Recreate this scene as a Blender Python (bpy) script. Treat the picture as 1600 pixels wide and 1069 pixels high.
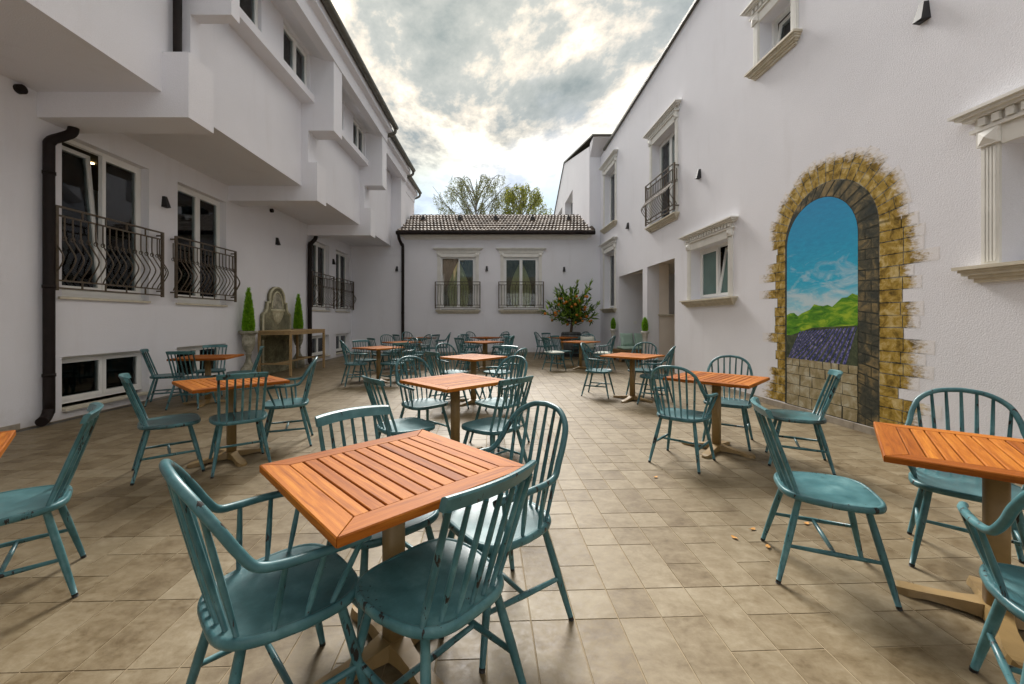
import bpy, math, random
from mathutils import Vector, Matrix
R = math.radians
rnd = random.Random(7)

# ------------------------------------------------------------------ scene, camera, sky, sun
for o in list(bpy.data.objects):
    bpy.data.objects.remove(o)
sc = bpy.context.scene
col = sc.collection
cam_d = bpy.data.cameras.new('camera')
cam = bpy.data.objects.new('camera', cam_d)
col.objects.link(cam)
cam.location = (0, 0, 1.325)
cam.rotation_euler = (R(90), 0, 0)
cam_d.sensor_width = 36
cam_d.lens = 36 * 636 / 1600
cam_d.shift_x = 17 / 1600
cam_d.shift_y = -34.5 / 1600
cam_d.clip_start = 0.05
cam_d.clip_end = 2000
sc.camera = cam
sc.view_settings.view_transform = 'Standard'
sc.view_settings.look = 'None'
sc.view_settings.exposure = 1.08
sc.cycles.adaptive_threshold = 0.02
sc.cycles.max_bounces = 7
sc.cycles.diffuse_bounces = 4
sc.cycles.glossy_bounces = 3
sc.cycles.transmission_bounces = 3
sc.cycles.transparent_max_bounces = 8
sc.view_settings.gamma = 1
sc.view_settings.use_curve_mapping = False

SUN_EL, SUN_AZ = R(41), R(-5)          # azimuth measured from +Y towards +X
sun_dir = Vector((math.sin(SUN_AZ) * math.cos(SUN_EL), math.cos(SUN_AZ) * math.cos(SUN_EL), math.sin(SUN_EL)))

w = bpy.data.worlds.new('World')
sc.world = w
w.use_nodes = True
w.cycles.sampling_method = 'MANUAL'
w.cycles.sample_map_resolution = 512
nt = w.node_tree
nt.nodes.clear()
def N(t, typ, **kw):
    n = t.nodes.new(typ)
    for k, v in kw.items():
        setattr(n, k, v)
    return n
def ramp(t, stops, interp='LINEAR'):
    r = N(t, 'ShaderNodeValToRGB')
    cr = r.color_ramp
    cr.interpolation = interp
    while len(cr.elements) < len(stops):
        cr.elements.new(0.5)
    for e, (p, c) in zip(cr.elements, stops):
        e.position = p
        e.color = (*c, 1) if len(c) == 3 else c
    return r
def math_node(t, op, a, b=None):
    m = N(t, 'ShaderNodeMath', operation=op)
    for i, v in enumerate((a, b)):
        if v is None:
            continue
        if isinstance(v, (int, float)):
            m.inputs[i].default_value = v
        else:
            t.links.new(v, m.inputs[i])
    return m.outputs[0]
def mixc(t, fac, a, b, blend='MIX'):
    m = N(t, 'ShaderNodeMix', data_type='RGBA', blend_type=blend)
    for i, v in ((0, fac), (6, a), (7, b)):
        if isinstance(v, (int, float)):
            m.inputs[i].default_value = v
        elif isinstance(v, (tuple, list)):
            m.inputs[i].default_value = (*v, 1)
        else:
            t.links.new(v, m.inputs[i])
    return m.outputs[2]

sky = N(nt, 'ShaderNodeTexSky', sky_type='NISHITA', sun_disc=False, sun_elevation=SUN_EL, sun_rotation=SUN_AZ)
tc = N(nt, 'ShaderNodeTexCoord')
sep = N(nt, 'ShaderNodeSeparateXYZ')
nt.links.new(tc.outputs['Generated'], sep.inputs[0])
zc = math_node(nt, 'ADD', math_node(nt, 'MAXIMUM', sep.outputs[2], 0.0), 0.34)
cmb = N(nt, 'ShaderNodeCombineXYZ')
nt.links.new(math_node(nt, 'DIVIDE', sep.outputs[0], zc), cmb.inputs[0])
nt.links.new(math_node(nt, 'DIVIDE', sep.outputs[1], zc), cmb.inputs[1])
n1 = N(nt, 'ShaderNodeTexNoise', noise_dimensions='3D')
n1.inputs['Scale'].default_value = 1.7
n1.inputs['Detail'].default_value = 9
n1.inputs['Roughness'].default_value = 0.63
n1.inputs['Distortion'].default_value = 0.15
mp = N(nt, 'ShaderNodeMapping')
mp.inputs['Location'].default_value = (12.818, 4.384, 0.828)
nt.links.new(cmb.outputs[0], mp.inputs[0])
nt.links.new(mp.outputs[0], n1.inputs['Vector'])
dot = N(nt, 'ShaderNodeVectorMath', operation='DOT_PRODUCT')
nt.links.new(tc.outputs['Generated'], dot.inputs[0])
dot.inputs[1].default_value = sun_dir
glow = math_node(nt, 'POWER', math_node(nt, 'MAXIMUM', dot.outputs['Value'], 0.0), 9.0)
# thick cloud = grey, thin cloud = bright
cl = ramp(nt, [(0.34, (5.8, 5.8, 5.8)), (0.43, (8.2, 7.6, 6.7)), (0.49, (7.0, 6.4, 5.6)), (0.535, (4.0, 3.8, 3.55)), (0.57, (2.3, 2.5, 2.62)), (0.66, (1.3, 1.58, 1.75))])
nt.links.new(n1.outputs['Fac'], cl.inputs[0])
gl = mixc(nt, 1.0, cl.outputs[0], (1.45, 1.36, 1.20), 'MULTIPLY')
cloud = mixc(nt, glow, cl.outputs[0], gl)
lowf = ramp(nt, [(0.28, (1, 1, 1)), (0.50, (0, 0, 0))])     # blue-grey air towards the horizon
nt.links.new(sep.outputs[2], lowf.inputs[0])
cloud = mixc(nt, lowf.outputs[0], cloud, mixc(nt, 1.0, cloud, (0.30, 0.415, 0.52), 'MULTIPLY'))
bluef = ramp(nt, [(0.40, (0, 0, 0)), (0.52, (1, 1, 1))])
n2 = N(nt, 'ShaderNodeTexNoise')
n2.inputs['Scale'].default_value = 0.9
n2.inputs['Detail'].default_value = 6
mp2 = N(nt, 'ShaderNodeMapping')
mp2.inputs['Location'].default_value = (6.72, 6.687, 7.923)
nt.links.new(cmb.outputs[0], mp2.inputs[0])
nt.links.new(mp2.outputs[0], n2.inputs['Vector'])
nt.links.new(n2.outputs['Fac'], bluef.inputs[0])
cover = math_node(nt, 'ADD', math_node(nt, 'MULTIPLY', bluef.outputs[0], 0.35), 0.65)
skyc = mixc(nt, cover, sky.outputs[0], cloud)
bg = N(nt, 'ShaderNodeBackground')
bg.inputs['Strength'].default_value = 0.1
nt.links.new(skyc, bg.inputs[0])
wo = N(nt, 'ShaderNodeOutputWorld')
nt.links.new(bg.outputs[0], wo.inputs[0])

sun_d = bpy.data.lights.new('sun', 'SUN')
sun_d.energy = 3.0
sun_d.angle = R(22)
sun_d.color = (1.0, 0.965, 0.92)
sun = bpy.data.objects.new('sun', sun_d)
col.objects.link(sun)
sun.rotation_euler = (-sun_dir).to_track_quat('-Z', 'Y').to_euler()

# ------------------------------------------------------------------ materials
def new_mat(name):
    m = bpy.data.materials.new(name)
    m.use_nodes = True
    t = m.node_tree
    return m, t, t.nodes['Principled BSDF']
def noise(t, scale, detail=4, rough=0.55, vec=None, dist=0.0):
    n = N(t, 'ShaderNodeTexNoise')
    n.inputs['Scale'].default_value = scale
    n.inputs['Detail'].default_value = detail
    n.inputs['Roughness'].default_value = rough
    n.inputs['Distortion'].default_value = dist
    if vec is not None:
        t.links.new(vec, n.inputs['Vector'])
    return n.outputs['Fac']
def objvec(t, scale=(1, 1, 1), kind='Object', rand=0.0):
    c = N(t, 'ShaderNodeTexCoord')
    m = N(t, 'ShaderNodeMapping')
    m.inputs['Scale'].default_value = scale
    t.links.new(c.outputs[kind], m.inputs[0])
    if rand:
        oi = N(t, 'ShaderNodeObjectInfo')
        t.links.new(math_node(t, 'MULTIPLY', oi.outputs['Random'], rand), m.inputs['Location'])
    return m.outputs[0]
def posvec(t, scale=(1, 1, 1)):
    g = N(t, 'ShaderNodeNewGeometry')
    m = N(t, 'ShaderNodeMapping')
    m.inputs['Scale'].default_value = scale
    t.links.new(g.outputs['Position'], m.inputs[0])
    return m.outputs[0]
def bump(t, bs, height, strength=0.2, dist=0.01):
    b = N(t, 'ShaderNodeBump')
    b.inputs['Strength'].default_value = strength
    b.inputs['Distance'].default_value = dist
    t.links.new(height, b.inputs['Height'])
    t.links.new(b.outputs[0], bs.inputs['Normal'])
def basic(name, c, rough=0.6, var=0.12, scale=6, metal=0.0, bmp=0.0, bscale=60, c2=None, spec=0.5):
    m, t, b = new_mat(name)
    v = posvec(t)
    f = noise(t, scale, 5, vec=v)
    r = ramp(t, [(0.3, (0, 0, 0)), (0.7, (1, 1, 1))])
    t.links.new(f, r.inputs[0])
    lo = tuple(x * (1 - var) for x in c)
    hi = c2 if c2 else tuple(min(1, x * (1 + var)) for x in c)
    t.links.new(mixc(t, r.outputs[0], lo, hi), b.inputs['Base Color'])
    b.inputs['Roughness'].default_value = rough
    b.inputs['Metallic'].default_value = metal
    b.inputs['Specular IOR Level'].default_value = spec
    if bmp:
        bump(t, b, noise(t, bscale, 3, vec=v), bmp)
    return m
M = {}
def stucco():
    m, t, b = new_mat('white_stucco')
    v = posvec(t)
    big = noise(t, 0.7, 3, 0.6, v)
    stain = noise(t, 1.0, 4, 0.65, posvec(t, (2.2, 2.2, 0.35)))
    r1 = ramp(t, [(0.30, (0.795, 0.795, 0.84)), (0.66, (0.835, 0.835, 0.88))])
    t.links.new(big, r1.inputs[0])
    r2 = ramp(t, [(0.28, (0.955, 0.95, 0.945)), (0.44, (1, 1, 1))])
    t.links.new(stain, r2.inputs[0])
    grain = noise(t, 160, 1, 0.6, v)
    r3 = ramp(t, [(0.3, (0.92, 0.92, 0.92)), (0.7, (1.0, 1.0, 1.0))])
    t.links.new(grain, r3.inputs[0])
    c = mixc(t, 1.0, mixc(t, 1.0, r1.outputs[0], r2.outputs[0], 'MULTIPLY'), r3.outputs[0], 'MULTIPLY')
    g_ = N(t, 'ShaderNodeNewGeometry')
    s_ = N(t, 'ShaderNodeSeparateXYZ')
    t.links.new(g_.outputs['Position'], s_.inputs[0])
    dirt = math_node(t, 'ADD', math_node(t, 'MULTIPLY', s_.outputs[2], 1.6), math_node(t, 'MULTIPLY', noise(t, 3.0, 4, 0.7, v), 0.9))
    r4 = ramp(t, [(0.42, (0.86, 0.835, 0.79)), (0.85, (1, 1, 1))])
    t.links.new(dirt, r4.inputs[0])
    c = mixc(t, 1.0, c, r4.outputs[0], 'MULTIPLY')
    t.links.new(c, b.inputs['Base Color'])
    b.inputs['Roughness'].default_value = 0.92
    b.inputs['Specular IOR Level'].default_value = 0.2
    bump(t, b, noise(t, 75, 3, 0.7, v), 0.55, 0.007)
    return m
M['wall'] = stucco()
M['trim'] = basic('white_trim', (0.74, 0.73, 0.69), 0.55, 0.06, 5)
M['stone_sill'] = basic('beige_sill', (0.60, 0.55, 0.44), 0.6, 0.12, 9)
M['pvc'] = basic('white_pvc', (0.80, 0.80, 0.78), 0.3, 0.03, 4)
M['pipe'] = basic('dark_brown_metal', (0.012, 0.007, 0.006), 0.6, 0.25, 8, spec=0.25)
M['gutter'] = basic('grey_brown_gutter', (0.10, 0.095, 0.075), 0.42, 0.2, 6)
M['rail'] = basic('bronze_iron', (0.10, 0.075, 0.05), 0.5, 0.3, 25, metal=0.2)
M['lamp'] = basic('black_lamp', (0.012, 0.012, 0.013), 0.45, 0.2, 30)
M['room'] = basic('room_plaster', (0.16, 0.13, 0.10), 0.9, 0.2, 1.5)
M['niche'] = basic('niche_plaster', (0.80, 0.72, 0.63), 0.9, 0.05, 2, bmp=0.2, bscale=110)
M['curtain'] = basic('taupe_curtain', (0.30, 0.25, 0.19), 0.85, 0.12, 5)
M['curtain_cream'] = basic('cream_curtain', (0.78, 0.66, 0.36), 0.85, 0.1, 5)
M['tan'] = basic('tan_metal', (0.25, 0.165, 0.065), 0.42, 0.10, 20)
M['console'] = basic('pale_oak', (0.36, 0.24, 0.11), 0.5, 0.15, 14)
M['black'] = basic('black_rubber', (0.015, 0.015, 0.015), 0.6, 0.2, 20)
M['mint'] = basic('mint_fabric', (0.36, 0.50, 0.42), 0.9, 0.06, 30, bmp=0.15, bscale=300)
M['ivory'] = basic('ivory_fabric', (0.66, 0.68, 0.60), 0.9, 0.05, 30)
M['sofa'] = basic('brown_wood', (0.22, 0.125, 0.045), 0.6, 0.3, 60)
M['bark'] = basic('bark', (0.10, 0.07, 0.045), 0.9, 0.4, 20)
M['birch'] = basic('birch_bark', (0.17, 0.155, 0.13), 0.9, 0.4, 4)
M['grout'] = basic('grout', (0.255, 0.20, 0.125), 0.95, 0.15, 10)
M['drain'] = basic('drain_metal', (0.12, 0.12, 0.11), 0.5, 0.3, 60)
M['skirt'] = basic('skirting_tile', (0.34, 0.295, 0.235), 0.6, 0.25, 9)
M['asphalt'] = basic('outer_ground', (0.14, 0.13, 0.10), 0.95, 0.3, 2)
M['leaf_litter'] = basic('dry_leaf', (0.45, 0.21, 0.035), 0.7, 0.3, 30)
M['zinc'] = basic('weathered_zinc', (0.10, 0.105, 0.10), 0.6, 0.3, 12)
M['cone_pot'] = basic('white_pot', (0.50, 0.48, 0.43), 0.7, 0.15, 14)

def glass_mat():
    m = bpy.data.materials.new('window_glass')
    m.use_nodes = True
    t = m.node_tree
    t.nodes.clear()
    o = N(t, 'ShaderNodeOutputMaterial')
    tr = N(t, 'ShaderNodeBsdfTransparent')
    tr.inputs[0].default_value = (0.78, 0.84, 0.82, 1)
    gl = N(t, 'ShaderNodeBsdfGlossy')
    gl.inputs['Roughness'].default_value = 0.015
    gl.inputs[0].default_value = (0.95, 0.97, 1, 1)
    fr = N(t, 'ShaderNodeFresnel')
    fr.inputs['IOR'].default_value = 1.5
    mx = N(t, 'ShaderNodeMixShader')
    t.links.new(fr.outputs[0], mx.inputs[0])
    t.links.new(tr.outputs[0], mx.inputs[1])
    t.links.new(gl.outputs[0], mx.inputs[2])
    t.links.new(mx.outputs[0], o.inputs[0])
    return m
M['glass'] = glass_mat()
M['frost'] = basic('frosted_glass', (0.10, 0.17, 0.155), 0.22, 0.1, 3)

def wood_mat():
    m, t, b = new_mat('oiled_hardwood')
    oi = N(t, 'ShaderNodeObjectInfo')
    v = objvec(t, (2.2, 38, 38), 'Object', 40.0)
    g = noise(t, 1.6, 6, 0.6, v, 0.6)
    fine = noise(t, 5.0, 4, 0.7, objvec(t, (6, 160, 160), 'Object', 31.0))
    r = ramp(t, [(0.28, (0.24, 0.066, 0.008)), (0.50, (0.395, 0.125, 0.015)), (0.74, (0.52, 0.20, 0.028))])
    t.links.new(g, r.inputs[0])
    r2 = ramp(t, [(0.35, (0.80, 0.78, 0.75)), (0.6, (1, 1, 1))])
    t.links.new(fine, r2.inputs[0])
    tone = ramp(t, [(0.0, (0.66, 0.56, 0.46)), (0.5, (0.98, 0.96, 0.95)), (1.0, (1.10, 1.14, 1.12))])
    t.links.new(oi.outputs['Random'], tone.inputs[0])
    c = mixc(t, 1.0, mixc(t, 1.0, r.outputs[0], r2.outputs[0], 'MULTIPLY'), tone.outputs[0], 'MULTIPLY')
    t.links.new(c, b.inputs['Base Color'])
    b.inputs['Roughness'].default_value = 0.55
    b.inputs['Specular IOR Level'].default_value = 0.12
    bump(t, b, fine, 0.08, 0.002)
    return m
M['wood'] = wood_mat()

def teal_mat(seat=False, dark=False):
    m, t, b = new_mat('distressed_teal_seat' if seat else 'distressed_teal_paint')
    v = objvec(t, (1, 1, 1), 'Object', 17.0)
    vs = objvec(t, (1, 1, 0.22), 'Object', 23.0)
    big = noise(t, 9, 5, 0.6, v)
    r = ramp(t, [(0.30, (0.034, 0.105, 0.118)), (0.52, (0.058, 0.158, 0.174)), (0.72, (0.112, 0.240, 0.254))])
    t.links.new(big, r.inputs[0])
    chip = noise(t, 46, 4, 0.6, vs, 0.3)
    patch = noise(t, 6.5, 2, 0.5, v)
    s = math_node(t, 'ADD', chip, math_node(t, 'MULTIPLY', patch, 0.55))
    if seat:
        c = N(t, 'ShaderNodeTexCoord')
        sx = N(t, 'ShaderNodeSeparateXYZ')
        t.links.new(c.outputs['Object'], sx.inputs[0])
        ax = math_node(t, 'POWER', math_node(t, 'MULTIPLY', math_node(t, 'ABSOLUTE', sx.outputs[0]), 4.55), 3.2)
        ay = math_node(t, 'POWER', math_node(t, 'MULTIPLY', math_node(t, 'ABSOLUTE', sx.outputs[1]), 4.75), 3.2)
        rim = math_node(t, 'MINIMUM', math_node(t, 'ADD', ax, ay), 1.0)
        s = math_node(t, 'ADD', s, math_node(t, 'MULTIPLY', math_node(t, 'SUBTRACT', rim, 0.9), 0.16))
    cm = ramp(t, [(0.918, (0, 0, 0)), (0.93, (1, 1, 1))] if not seat else [(0.925, (0, 0, 0)), (0.94, (1, 1, 1))])
    t.links.new(s, cm.inputs[0])
    oi = N(t, 'ShaderNodeObjectInfo')
    tn = ramp(t, [(0.0, (0.80, 0.82, 0.82)), (1.0, (1.16, 1.14, 1.12))])
    t.links.new(oi.outputs['Random'], tn.inputs[0])
    base = mixc(t, 1.0, r.outputs[0], tn.outputs[0], 'MULTIPLY')
    if dark:
        wear = ramp(t, [(0.35, (0, 0, 0)), (0.62, (0.8, 0.8, 0.8))])
        t.links.new(noise(t, 4, 6, 0.65, v), wear.inputs[0])
        base = mixc(t, wear.outputs[0], base, (0.045, 0.05, 0.045))
    c = mixc(t, cm.outputs[0], base, (0.018, 0.014, 0.012))
    t.links.new(c, b.inputs['Base Color'])
    b.inputs['Specular IOR Level'].default_value = 0.34
    rr = ramp(t, [(0.3, (0.30, 0.30, 0.30)), (0.7, (0.42, 0.42, 0.42))])
    t.links.new(big, rr.inputs[0])
    t.links.new(rr.outputs[0], b.inputs['Roughness'])
    bump(t, b, noise(t, 120, 2, 0.6, v), 0.10, 0.003)
    return m
M['teal_seat'] = teal_mat(True)
M['teal_seat_worn'] = teal_mat(True, True)
M['teal'] = teal_mat()

def tile_mat():
    m, t, b = new_mat('stone_floor_tile')
    a = N(t, 'ShaderNodeAttribute', attribute_name='tone')
    v = posvec(t)
    vy = posvec(t, (3.4, 4.6, 1))
    cl_ = noise(t, 1.6, 6, 0.62, vy, 0.5)
    fine = noise(t, 26, 5, 0.7, v)
    big = noise(t, 0.55, 3, 0.5, v)
    r = ramp(t, [(0.27, (0.066, 0.043, 0.017)), (0.39, (0.120, 0.086, 0.043)), (0.50, (0.178, 0.138, 0.080)), (0.61, (0.228, 0.186, 0.118)), (0.75, (0.29, 0.248, 0.172))])
    s = math_node(t, 'ADD', math_node(t, 'MULTIPLY', cl_, 0.42), math_node(t, 'MULTIPLY', fine, 0.34))
    s = math_node(t, 'ADD', s, math_node(t, 'MULTIPLY', math_node(t, 'SUBTRACT', a.outputs['Fac'], 0.5), 0.13))
    mid = noise(t, 7.5, 5, 0.7, posvec(t, (1, 1.8, 1)), 0.8)
    s = math_node(t, 'ADD', s, math_node(t, 'MULTIPLY', math_node(t, 'SUBTRACT', mid, 0.5), 0.34))
    s = math_node(t, 'ADD', s, 0.145)
    t.links.new(s, r.inputs[0])
    r2 = ramp(t, [(0.35, (0.86, 0.84, 0.80)), (0.62, (1.04, 1.03, 1.02))])
    t.links.new(big, r2.inputs[0])
    t.links.new(mixc(t, 1.0, r.outputs[0], r2.outputs[0], 'MULTIPLY'), b.inputs['Base Color'])
    b.inputs['Specular IOR Level'].default_value = 0.28
    rr = ramp(t, [(0.3, (0.42, 0.42, 0.42)), (0.7, (0.62, 0.62, 0.62))])
    t.links.new(fine, rr.inputs[0])
    t.links.new(rr.outputs[0], b.inputs['Roughness'])
    bump(t, b, math_node(t, 'ADD', fine, cl_), 0.18, 0.004)
    return m
M['tile'] = tile_mat()

def rooftile_mat():
    m, t, b = new_mat('concrete_roof_tile')
    a = N(t, 'ShaderNodeAttribute', attribute_name='tone')
    n = noise(t, 3, 5, 0.6, posvec(t))
    s = math_node(t, 'ADD', math_node(t, 'MULTIPLY', n, 0.45), math_node(t, 'MULTIPLY', a.outputs['Fac'], 0.55))
    r = ramp(t, [(0.22, (0.085, 0.065, 0.05)), (0.5, (0.20, 0.16, 0.13)), (0.78, (0.36, 0.31, 0.265))])
    t.links.new(s, r.inputs[0])
    t.links.new(r.outputs[0], b.inputs['Base Color'])
    b.inputs['Roughness'].default_value = 0.75
    return m
M['rooftile'] = rooftile_mat()

def stone_mat(name, lo, mid, hi, sc=5):
    m, t, b = new_mat(name)
    v = posvec(t)
    a = noise(t, sc, 7, 0.65, v, 0.3)
    g = noise(t, sc * 9, 4, 0.6, v)
    s = math_node(t, 'ADD', math_node(t, 'MULTIPLY', a, 0.7), math_node(t, 'MULTIPLY', g, 0.3))
    r = ramp(t, [(0.34, lo), (0.5, mid), (0.66, hi)])
    t.links.new(s, r.inputs[0])
    t.links.new(r.outputs[0], b.inputs['Base Color'])
    b.inputs['Roughness'].default_value = 0.8
    bump(t, b, g, 0.35, 0.01)
    return m
M['fountain_lit'] = stone_mat('lit_fountain_stone', (0.30, 0.285, 0.19), (0.50, 0.475, 0.33), (0.72, 0.69, 0.53), 4)  # moulding, arch and bowl paler: light on the relief put into the colour
M['fountain_moss_shaded'] = stone_mat('shaded_mossy_basin_stone', (0.05, 0.048, 0.025), (0.13, 0.12, 0.062), (0.27, 0.25, 0.14), 3)  # mossy tone darkened further, recess shade painted into the basin colour
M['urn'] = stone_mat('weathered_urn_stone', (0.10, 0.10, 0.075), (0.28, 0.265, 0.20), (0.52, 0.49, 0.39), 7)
M['fountain'] = stone_mat('shaded_mossy_fountain_stone', (0.075, 0.075, 0.048), (0.18, 0.17, 0.105), (0.36, 0.34, 0.22), 2.2)  # mossy plate, darkened so the shallow relief reads as shaded

def leaf_mat(name, lo, mid, hi, rough=0.5, transl=0.25):
    m, t, b = new_mat(name)
    a = N(t, 'ShaderNodeAttribute', attribute_name='tone')
    r = ramp(t, [(0.0, lo), (0.5, mid), (1.0, hi)])
    t.links.new(a.outputs['Fac'], r.inputs[0])
    t.links.new(r.outputs[0], b.inputs['Base Color'])
    b.inputs['Roughness'].default_value = rough
    tr = N(t, 'ShaderNodeBsdfTranslucent')
    t.links.new(r.outputs[0], tr.inputs[0])
    mx = N(t, 'ShaderNodeMixShader')
    mx.inputs[0].default_value = transl
    out = t.nodes['Material Output']
    t.links.new(b.outputs[0], mx.inputs[1])
    t.links.new(tr.outputs[0], mx.inputs[2])
    t.links.new(mx.outputs[0], out.inputs[0])
    return m
M['citrus_leaf'] = leaf_mat('citrus_leaf', (0.018, 0.06, 0.014), (0.07, 0.17, 0.022), (0.32, 0.46, 0.05), 0.35)
M['birch_leaf'] = leaf_mat('birch_leaf', (0.10, 0.12, 0.05), (0.18, 0.20, 0.08), (0.30, 0.31, 0.12), 0.6, 0.5)
M['birch_leaf2'] = leaf_mat('yellow_birch_leaf', (0.12, 0.15, 0.02), (0.23, 0.26, 0.03), (0.38, 0.37, 0.05), 0.6, 0.5)
M['cypress'] = leaf_mat('cypress_needles', (0.06, 0.19, 0.006), (0.24, 0.52, 0.016), (0.50, 0.75, 0.07), 0.6, 0.35)
M['orange'] = basic('orange_peel', (0.62, 0.21, 0.02), 0.45, 0.3, 9, bmp=0.1, bscale=200)
M['canvas_warm'] = basic('warm_lamp', (0.8, 0.6, 0.3), 0.5, 0.0)
def emis(name, c, s):
    m, t, b = new_mat(name)
    b.inputs['Emission Color'].default_value = (*c, 1)
    b.inputs['Emission Strength'].default_value = s
    return m
M['spot'] = emis('lit_ceiling_spot', (1.0, 0.72, 0.30), 6.0)

def paint(name, stops, scale=(1, 1, 1), nscale=6, detail=6, rough=0.85, dist=0.6):
    m, t, b = new_mat(name)
    f = noise(t, nscale, detail, 0.65, posvec(t, scale), dist)
    r = ramp(t, stops)
    t.links.new(f, r.inputs[0])
    t.links.new(r.outputs[0], b.inputs['Base Color'])
    b.inputs['Roughness'].default_value = rough
    b.inputs['Specular IOR Level'].default_value = 0.25
    bump(t, b, noise(t, 110, 3, 0.65, posvec(t)), 0.5, 0.006)
    return m

# ------------------------------------------------------------------ mesh helpers
class MB:
    def __init__(self):
        self.v = []; self.f = []; self.t = []; self.tone = 0.5; self.sm = []
    def face(self, idx, smooth=False):
        self.f.append(tuple(idx)); self.t.append(self.tone); self.sm.append(smooth)
    def add(self, verts, faces, smooth=False):
        b = len(self.v)
        self.v += [tuple(p) for p in verts]
        for f in faces:
            self.face([b + i for i in f], smooth)
    def box(self, x0, x1, y0, y1, z0, z1, mat=None):
        p = [(x0, y0, z0), (x1, y0, z0), (x1, y1, z0), (x0, y1, z0), (x0, y0, z1), (x1, y0, z1), (x1, y1, z1), (x0, y1, z1)]
        if mat is not None:
            p = [mat @ Vector(q) for q in p]
        self.add(p, [(0, 3, 2, 1), (4, 5, 6, 7), (0, 1, 5, 4), (1, 2, 6, 5), (2, 3, 7, 6), (3, 0, 4, 7)])
    def bbox(self, x0, x1, y0, y1, z0, z1, b=0.004, mat=None):
        # box with chamfered edges: 24 vertices
        P = []
        X = (x0, x1); Y = (y0, y1); Z = (z0, z1)
        idx = {}
        for i in (0, 1):
            for j in (0, 1):
                for k in (0, 1):
                    sx = b if i == 0 else -b; sy = b if j == 0 else -b; sz = b if k == 0 else -b
                    for a, p in (('x', (X[i], Y[j] + sy, Z[k] + sz)), ('y', (X[i] + sx, Y[j], Z[k] + sz)), ('z', (X[i] + sx, Y[j] + sy, Z[k]))):
                        idx[(i, j, k, a)] = len(P); P.append(p)
        F = []
        def q(*k): F.append([idx[x] for x in k])
        for s in (0, 1):
            a = [(s, 0, 0, 'x'), (s, 1, 0, 'x'), (s, 1, 1, 'x'), (s, 0, 1, 'x')]
            q(*(a if s else a[::-1]))
            a = [(0, s, 0, 'y'), (0, s, 1, 'y'), (1, s, 1, 'y'), (1, s, 0, 'y')]
            q(*(a if s else a[::-1]))
            a = [(0, 0, s, 'z'), (1, 0, s, 'z'), (1, 1, s, 'z'), (0, 1, s, 'z')]
            q(*(a if s else a[::-1]))
        for s in (0, 1):
            for u in (0, 1):
                a = [(s, u, 0, 'x'), (s, u, 1, 'x'), (s, u, 1, 'y'), (s, u, 0, 'y')]; q(*(a if s == u else a[::-1]))
                a = [(s, 0, u, 'x'), (s, 0, u, 'z'), (s, 1, u, 'z'), (s, 1, u, 'x')]; q(*(a if s == u else a[::-1]))
                a = [(0, s, u, 'y'), (1, s, u, 'y'), (1, s, u, 'z'), (0, s, u, 'z')]; q(*(a if s == u else a[::-1]))
        for i in (0, 1):
            for j in (0, 1):
                for k in (0, 1):
                    a = [(i, j, k, 'x'), (i, j, k, 'y'), (i, j, k, 'z')]
                    q(*(a if (i + j + k) % 2 == 1 else a[::-1]))
        if mat is not None:
            P = [mat @ Vector(p) for p in P]
        self.add(P, F)
    def tube(self, path, rad, n=8, cap=True, smooth=True, squash=None):
        path = [Vector(p) for p in path]
        if not hasattr(rad, '__len__'):
            rad = [rad] * len(path)
        base = len(self.v)
        up = None
        for i, p in enumerate(path):
            d = (path[min(i + 1, len(path) - 1)] - path[max(i - 1, 0)]).normalized()
            if up is None:
                up = Vector((0, 0, 1)) if abs(d.z) < 0.9 else Vector((1, 0, 0))
            a = d.cross(up).normalized()
            u = a.cross(d).normalized()
            up = u
            for k in range(n):
                th = 2 * math.pi * k / n
                self.v.append(tuple(p + rad[i] * (math.cos(th) * a + math.sin(th) * u)))
        for i in range(len(path) - 1):
            for k in range(n):
                a = base + i * n + k; b = base + i * n + (k + 1) % n
                self.face((a, a + n, b + n, b)[::-1], smooth)
        if cap:
            self.face([base + k for k in range(n)])
            e = base + (len(path) - 1) * n
            self.face([e + k for k in range(n)][::-1])
    def lathe(self, prof, n=24, flute=None, c=(0, 0, 0), a0=0.0, a1=2 * math.pi, smooth=True):
        base = len(self.v)
        full = abs(a1 - a0 - 2 * math.pi) < 1e-6
        m = n if full else n + 1
        for i, (r, z) in enumerate(prof):
            for k in range(m):
                th = a0 + (a1 - a0) * k / n
                rr = r * (1 + (flute(i, th) if flute else 0))
                self.v.append((c[0] + rr * math.cos(th), c[1] + rr * math.sin(th), c[2] + z))
        for i in range(len(prof) - 1):
            for k in range(n):
                a = base + i * m + k; b = base + i * m + (k + 1) % m
                self.face((a, b, b + m, a + m), smooth)
    def prism(self, poly, fn, d0, d1, smooth=False):
        # poly of 2D points, fn(u, v, d) -> 3D
        n = len(poly)
        a = [fn(u, v, d0) for u, v in poly]; b = [fn(u, v, d1) for u, v in poly]
        F = [tuple(range(n)), tuple(range(2 * n - 1, n - 1, -1))]
        F += [(i, i + n, (i + 1) % n + n, (i + 1) % n) for i in range(n)]
        self.add(a + b, F, smooth)
    def quad(self, pts):
        self.add(pts, [tuple(range(len(pts)))])
    def mesh(self, name, mat, tone=False):
        me = bpy.data.meshes.new(name)
        me.from_pydata(self.v, [], self.f)
        if mat is not None:
            me.materials.append(mat)
        me.polygons.foreach_set('use_smooth', self.sm)
        if tone:
            at = me.attributes.new('tone', 'FLOAT', 'FACE')
            at.data.foreach_set('value', self.t)
        me.update()
        return me
    def build(self, name, mat, parent=None, tone=False, loc=None, rot=None, fix=True):
        me = self.mesh(name, mat, tone)
        if fix:
            fix_normals(me)
        return place(name, me, parent, loc, rot)
import bmesh
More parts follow.
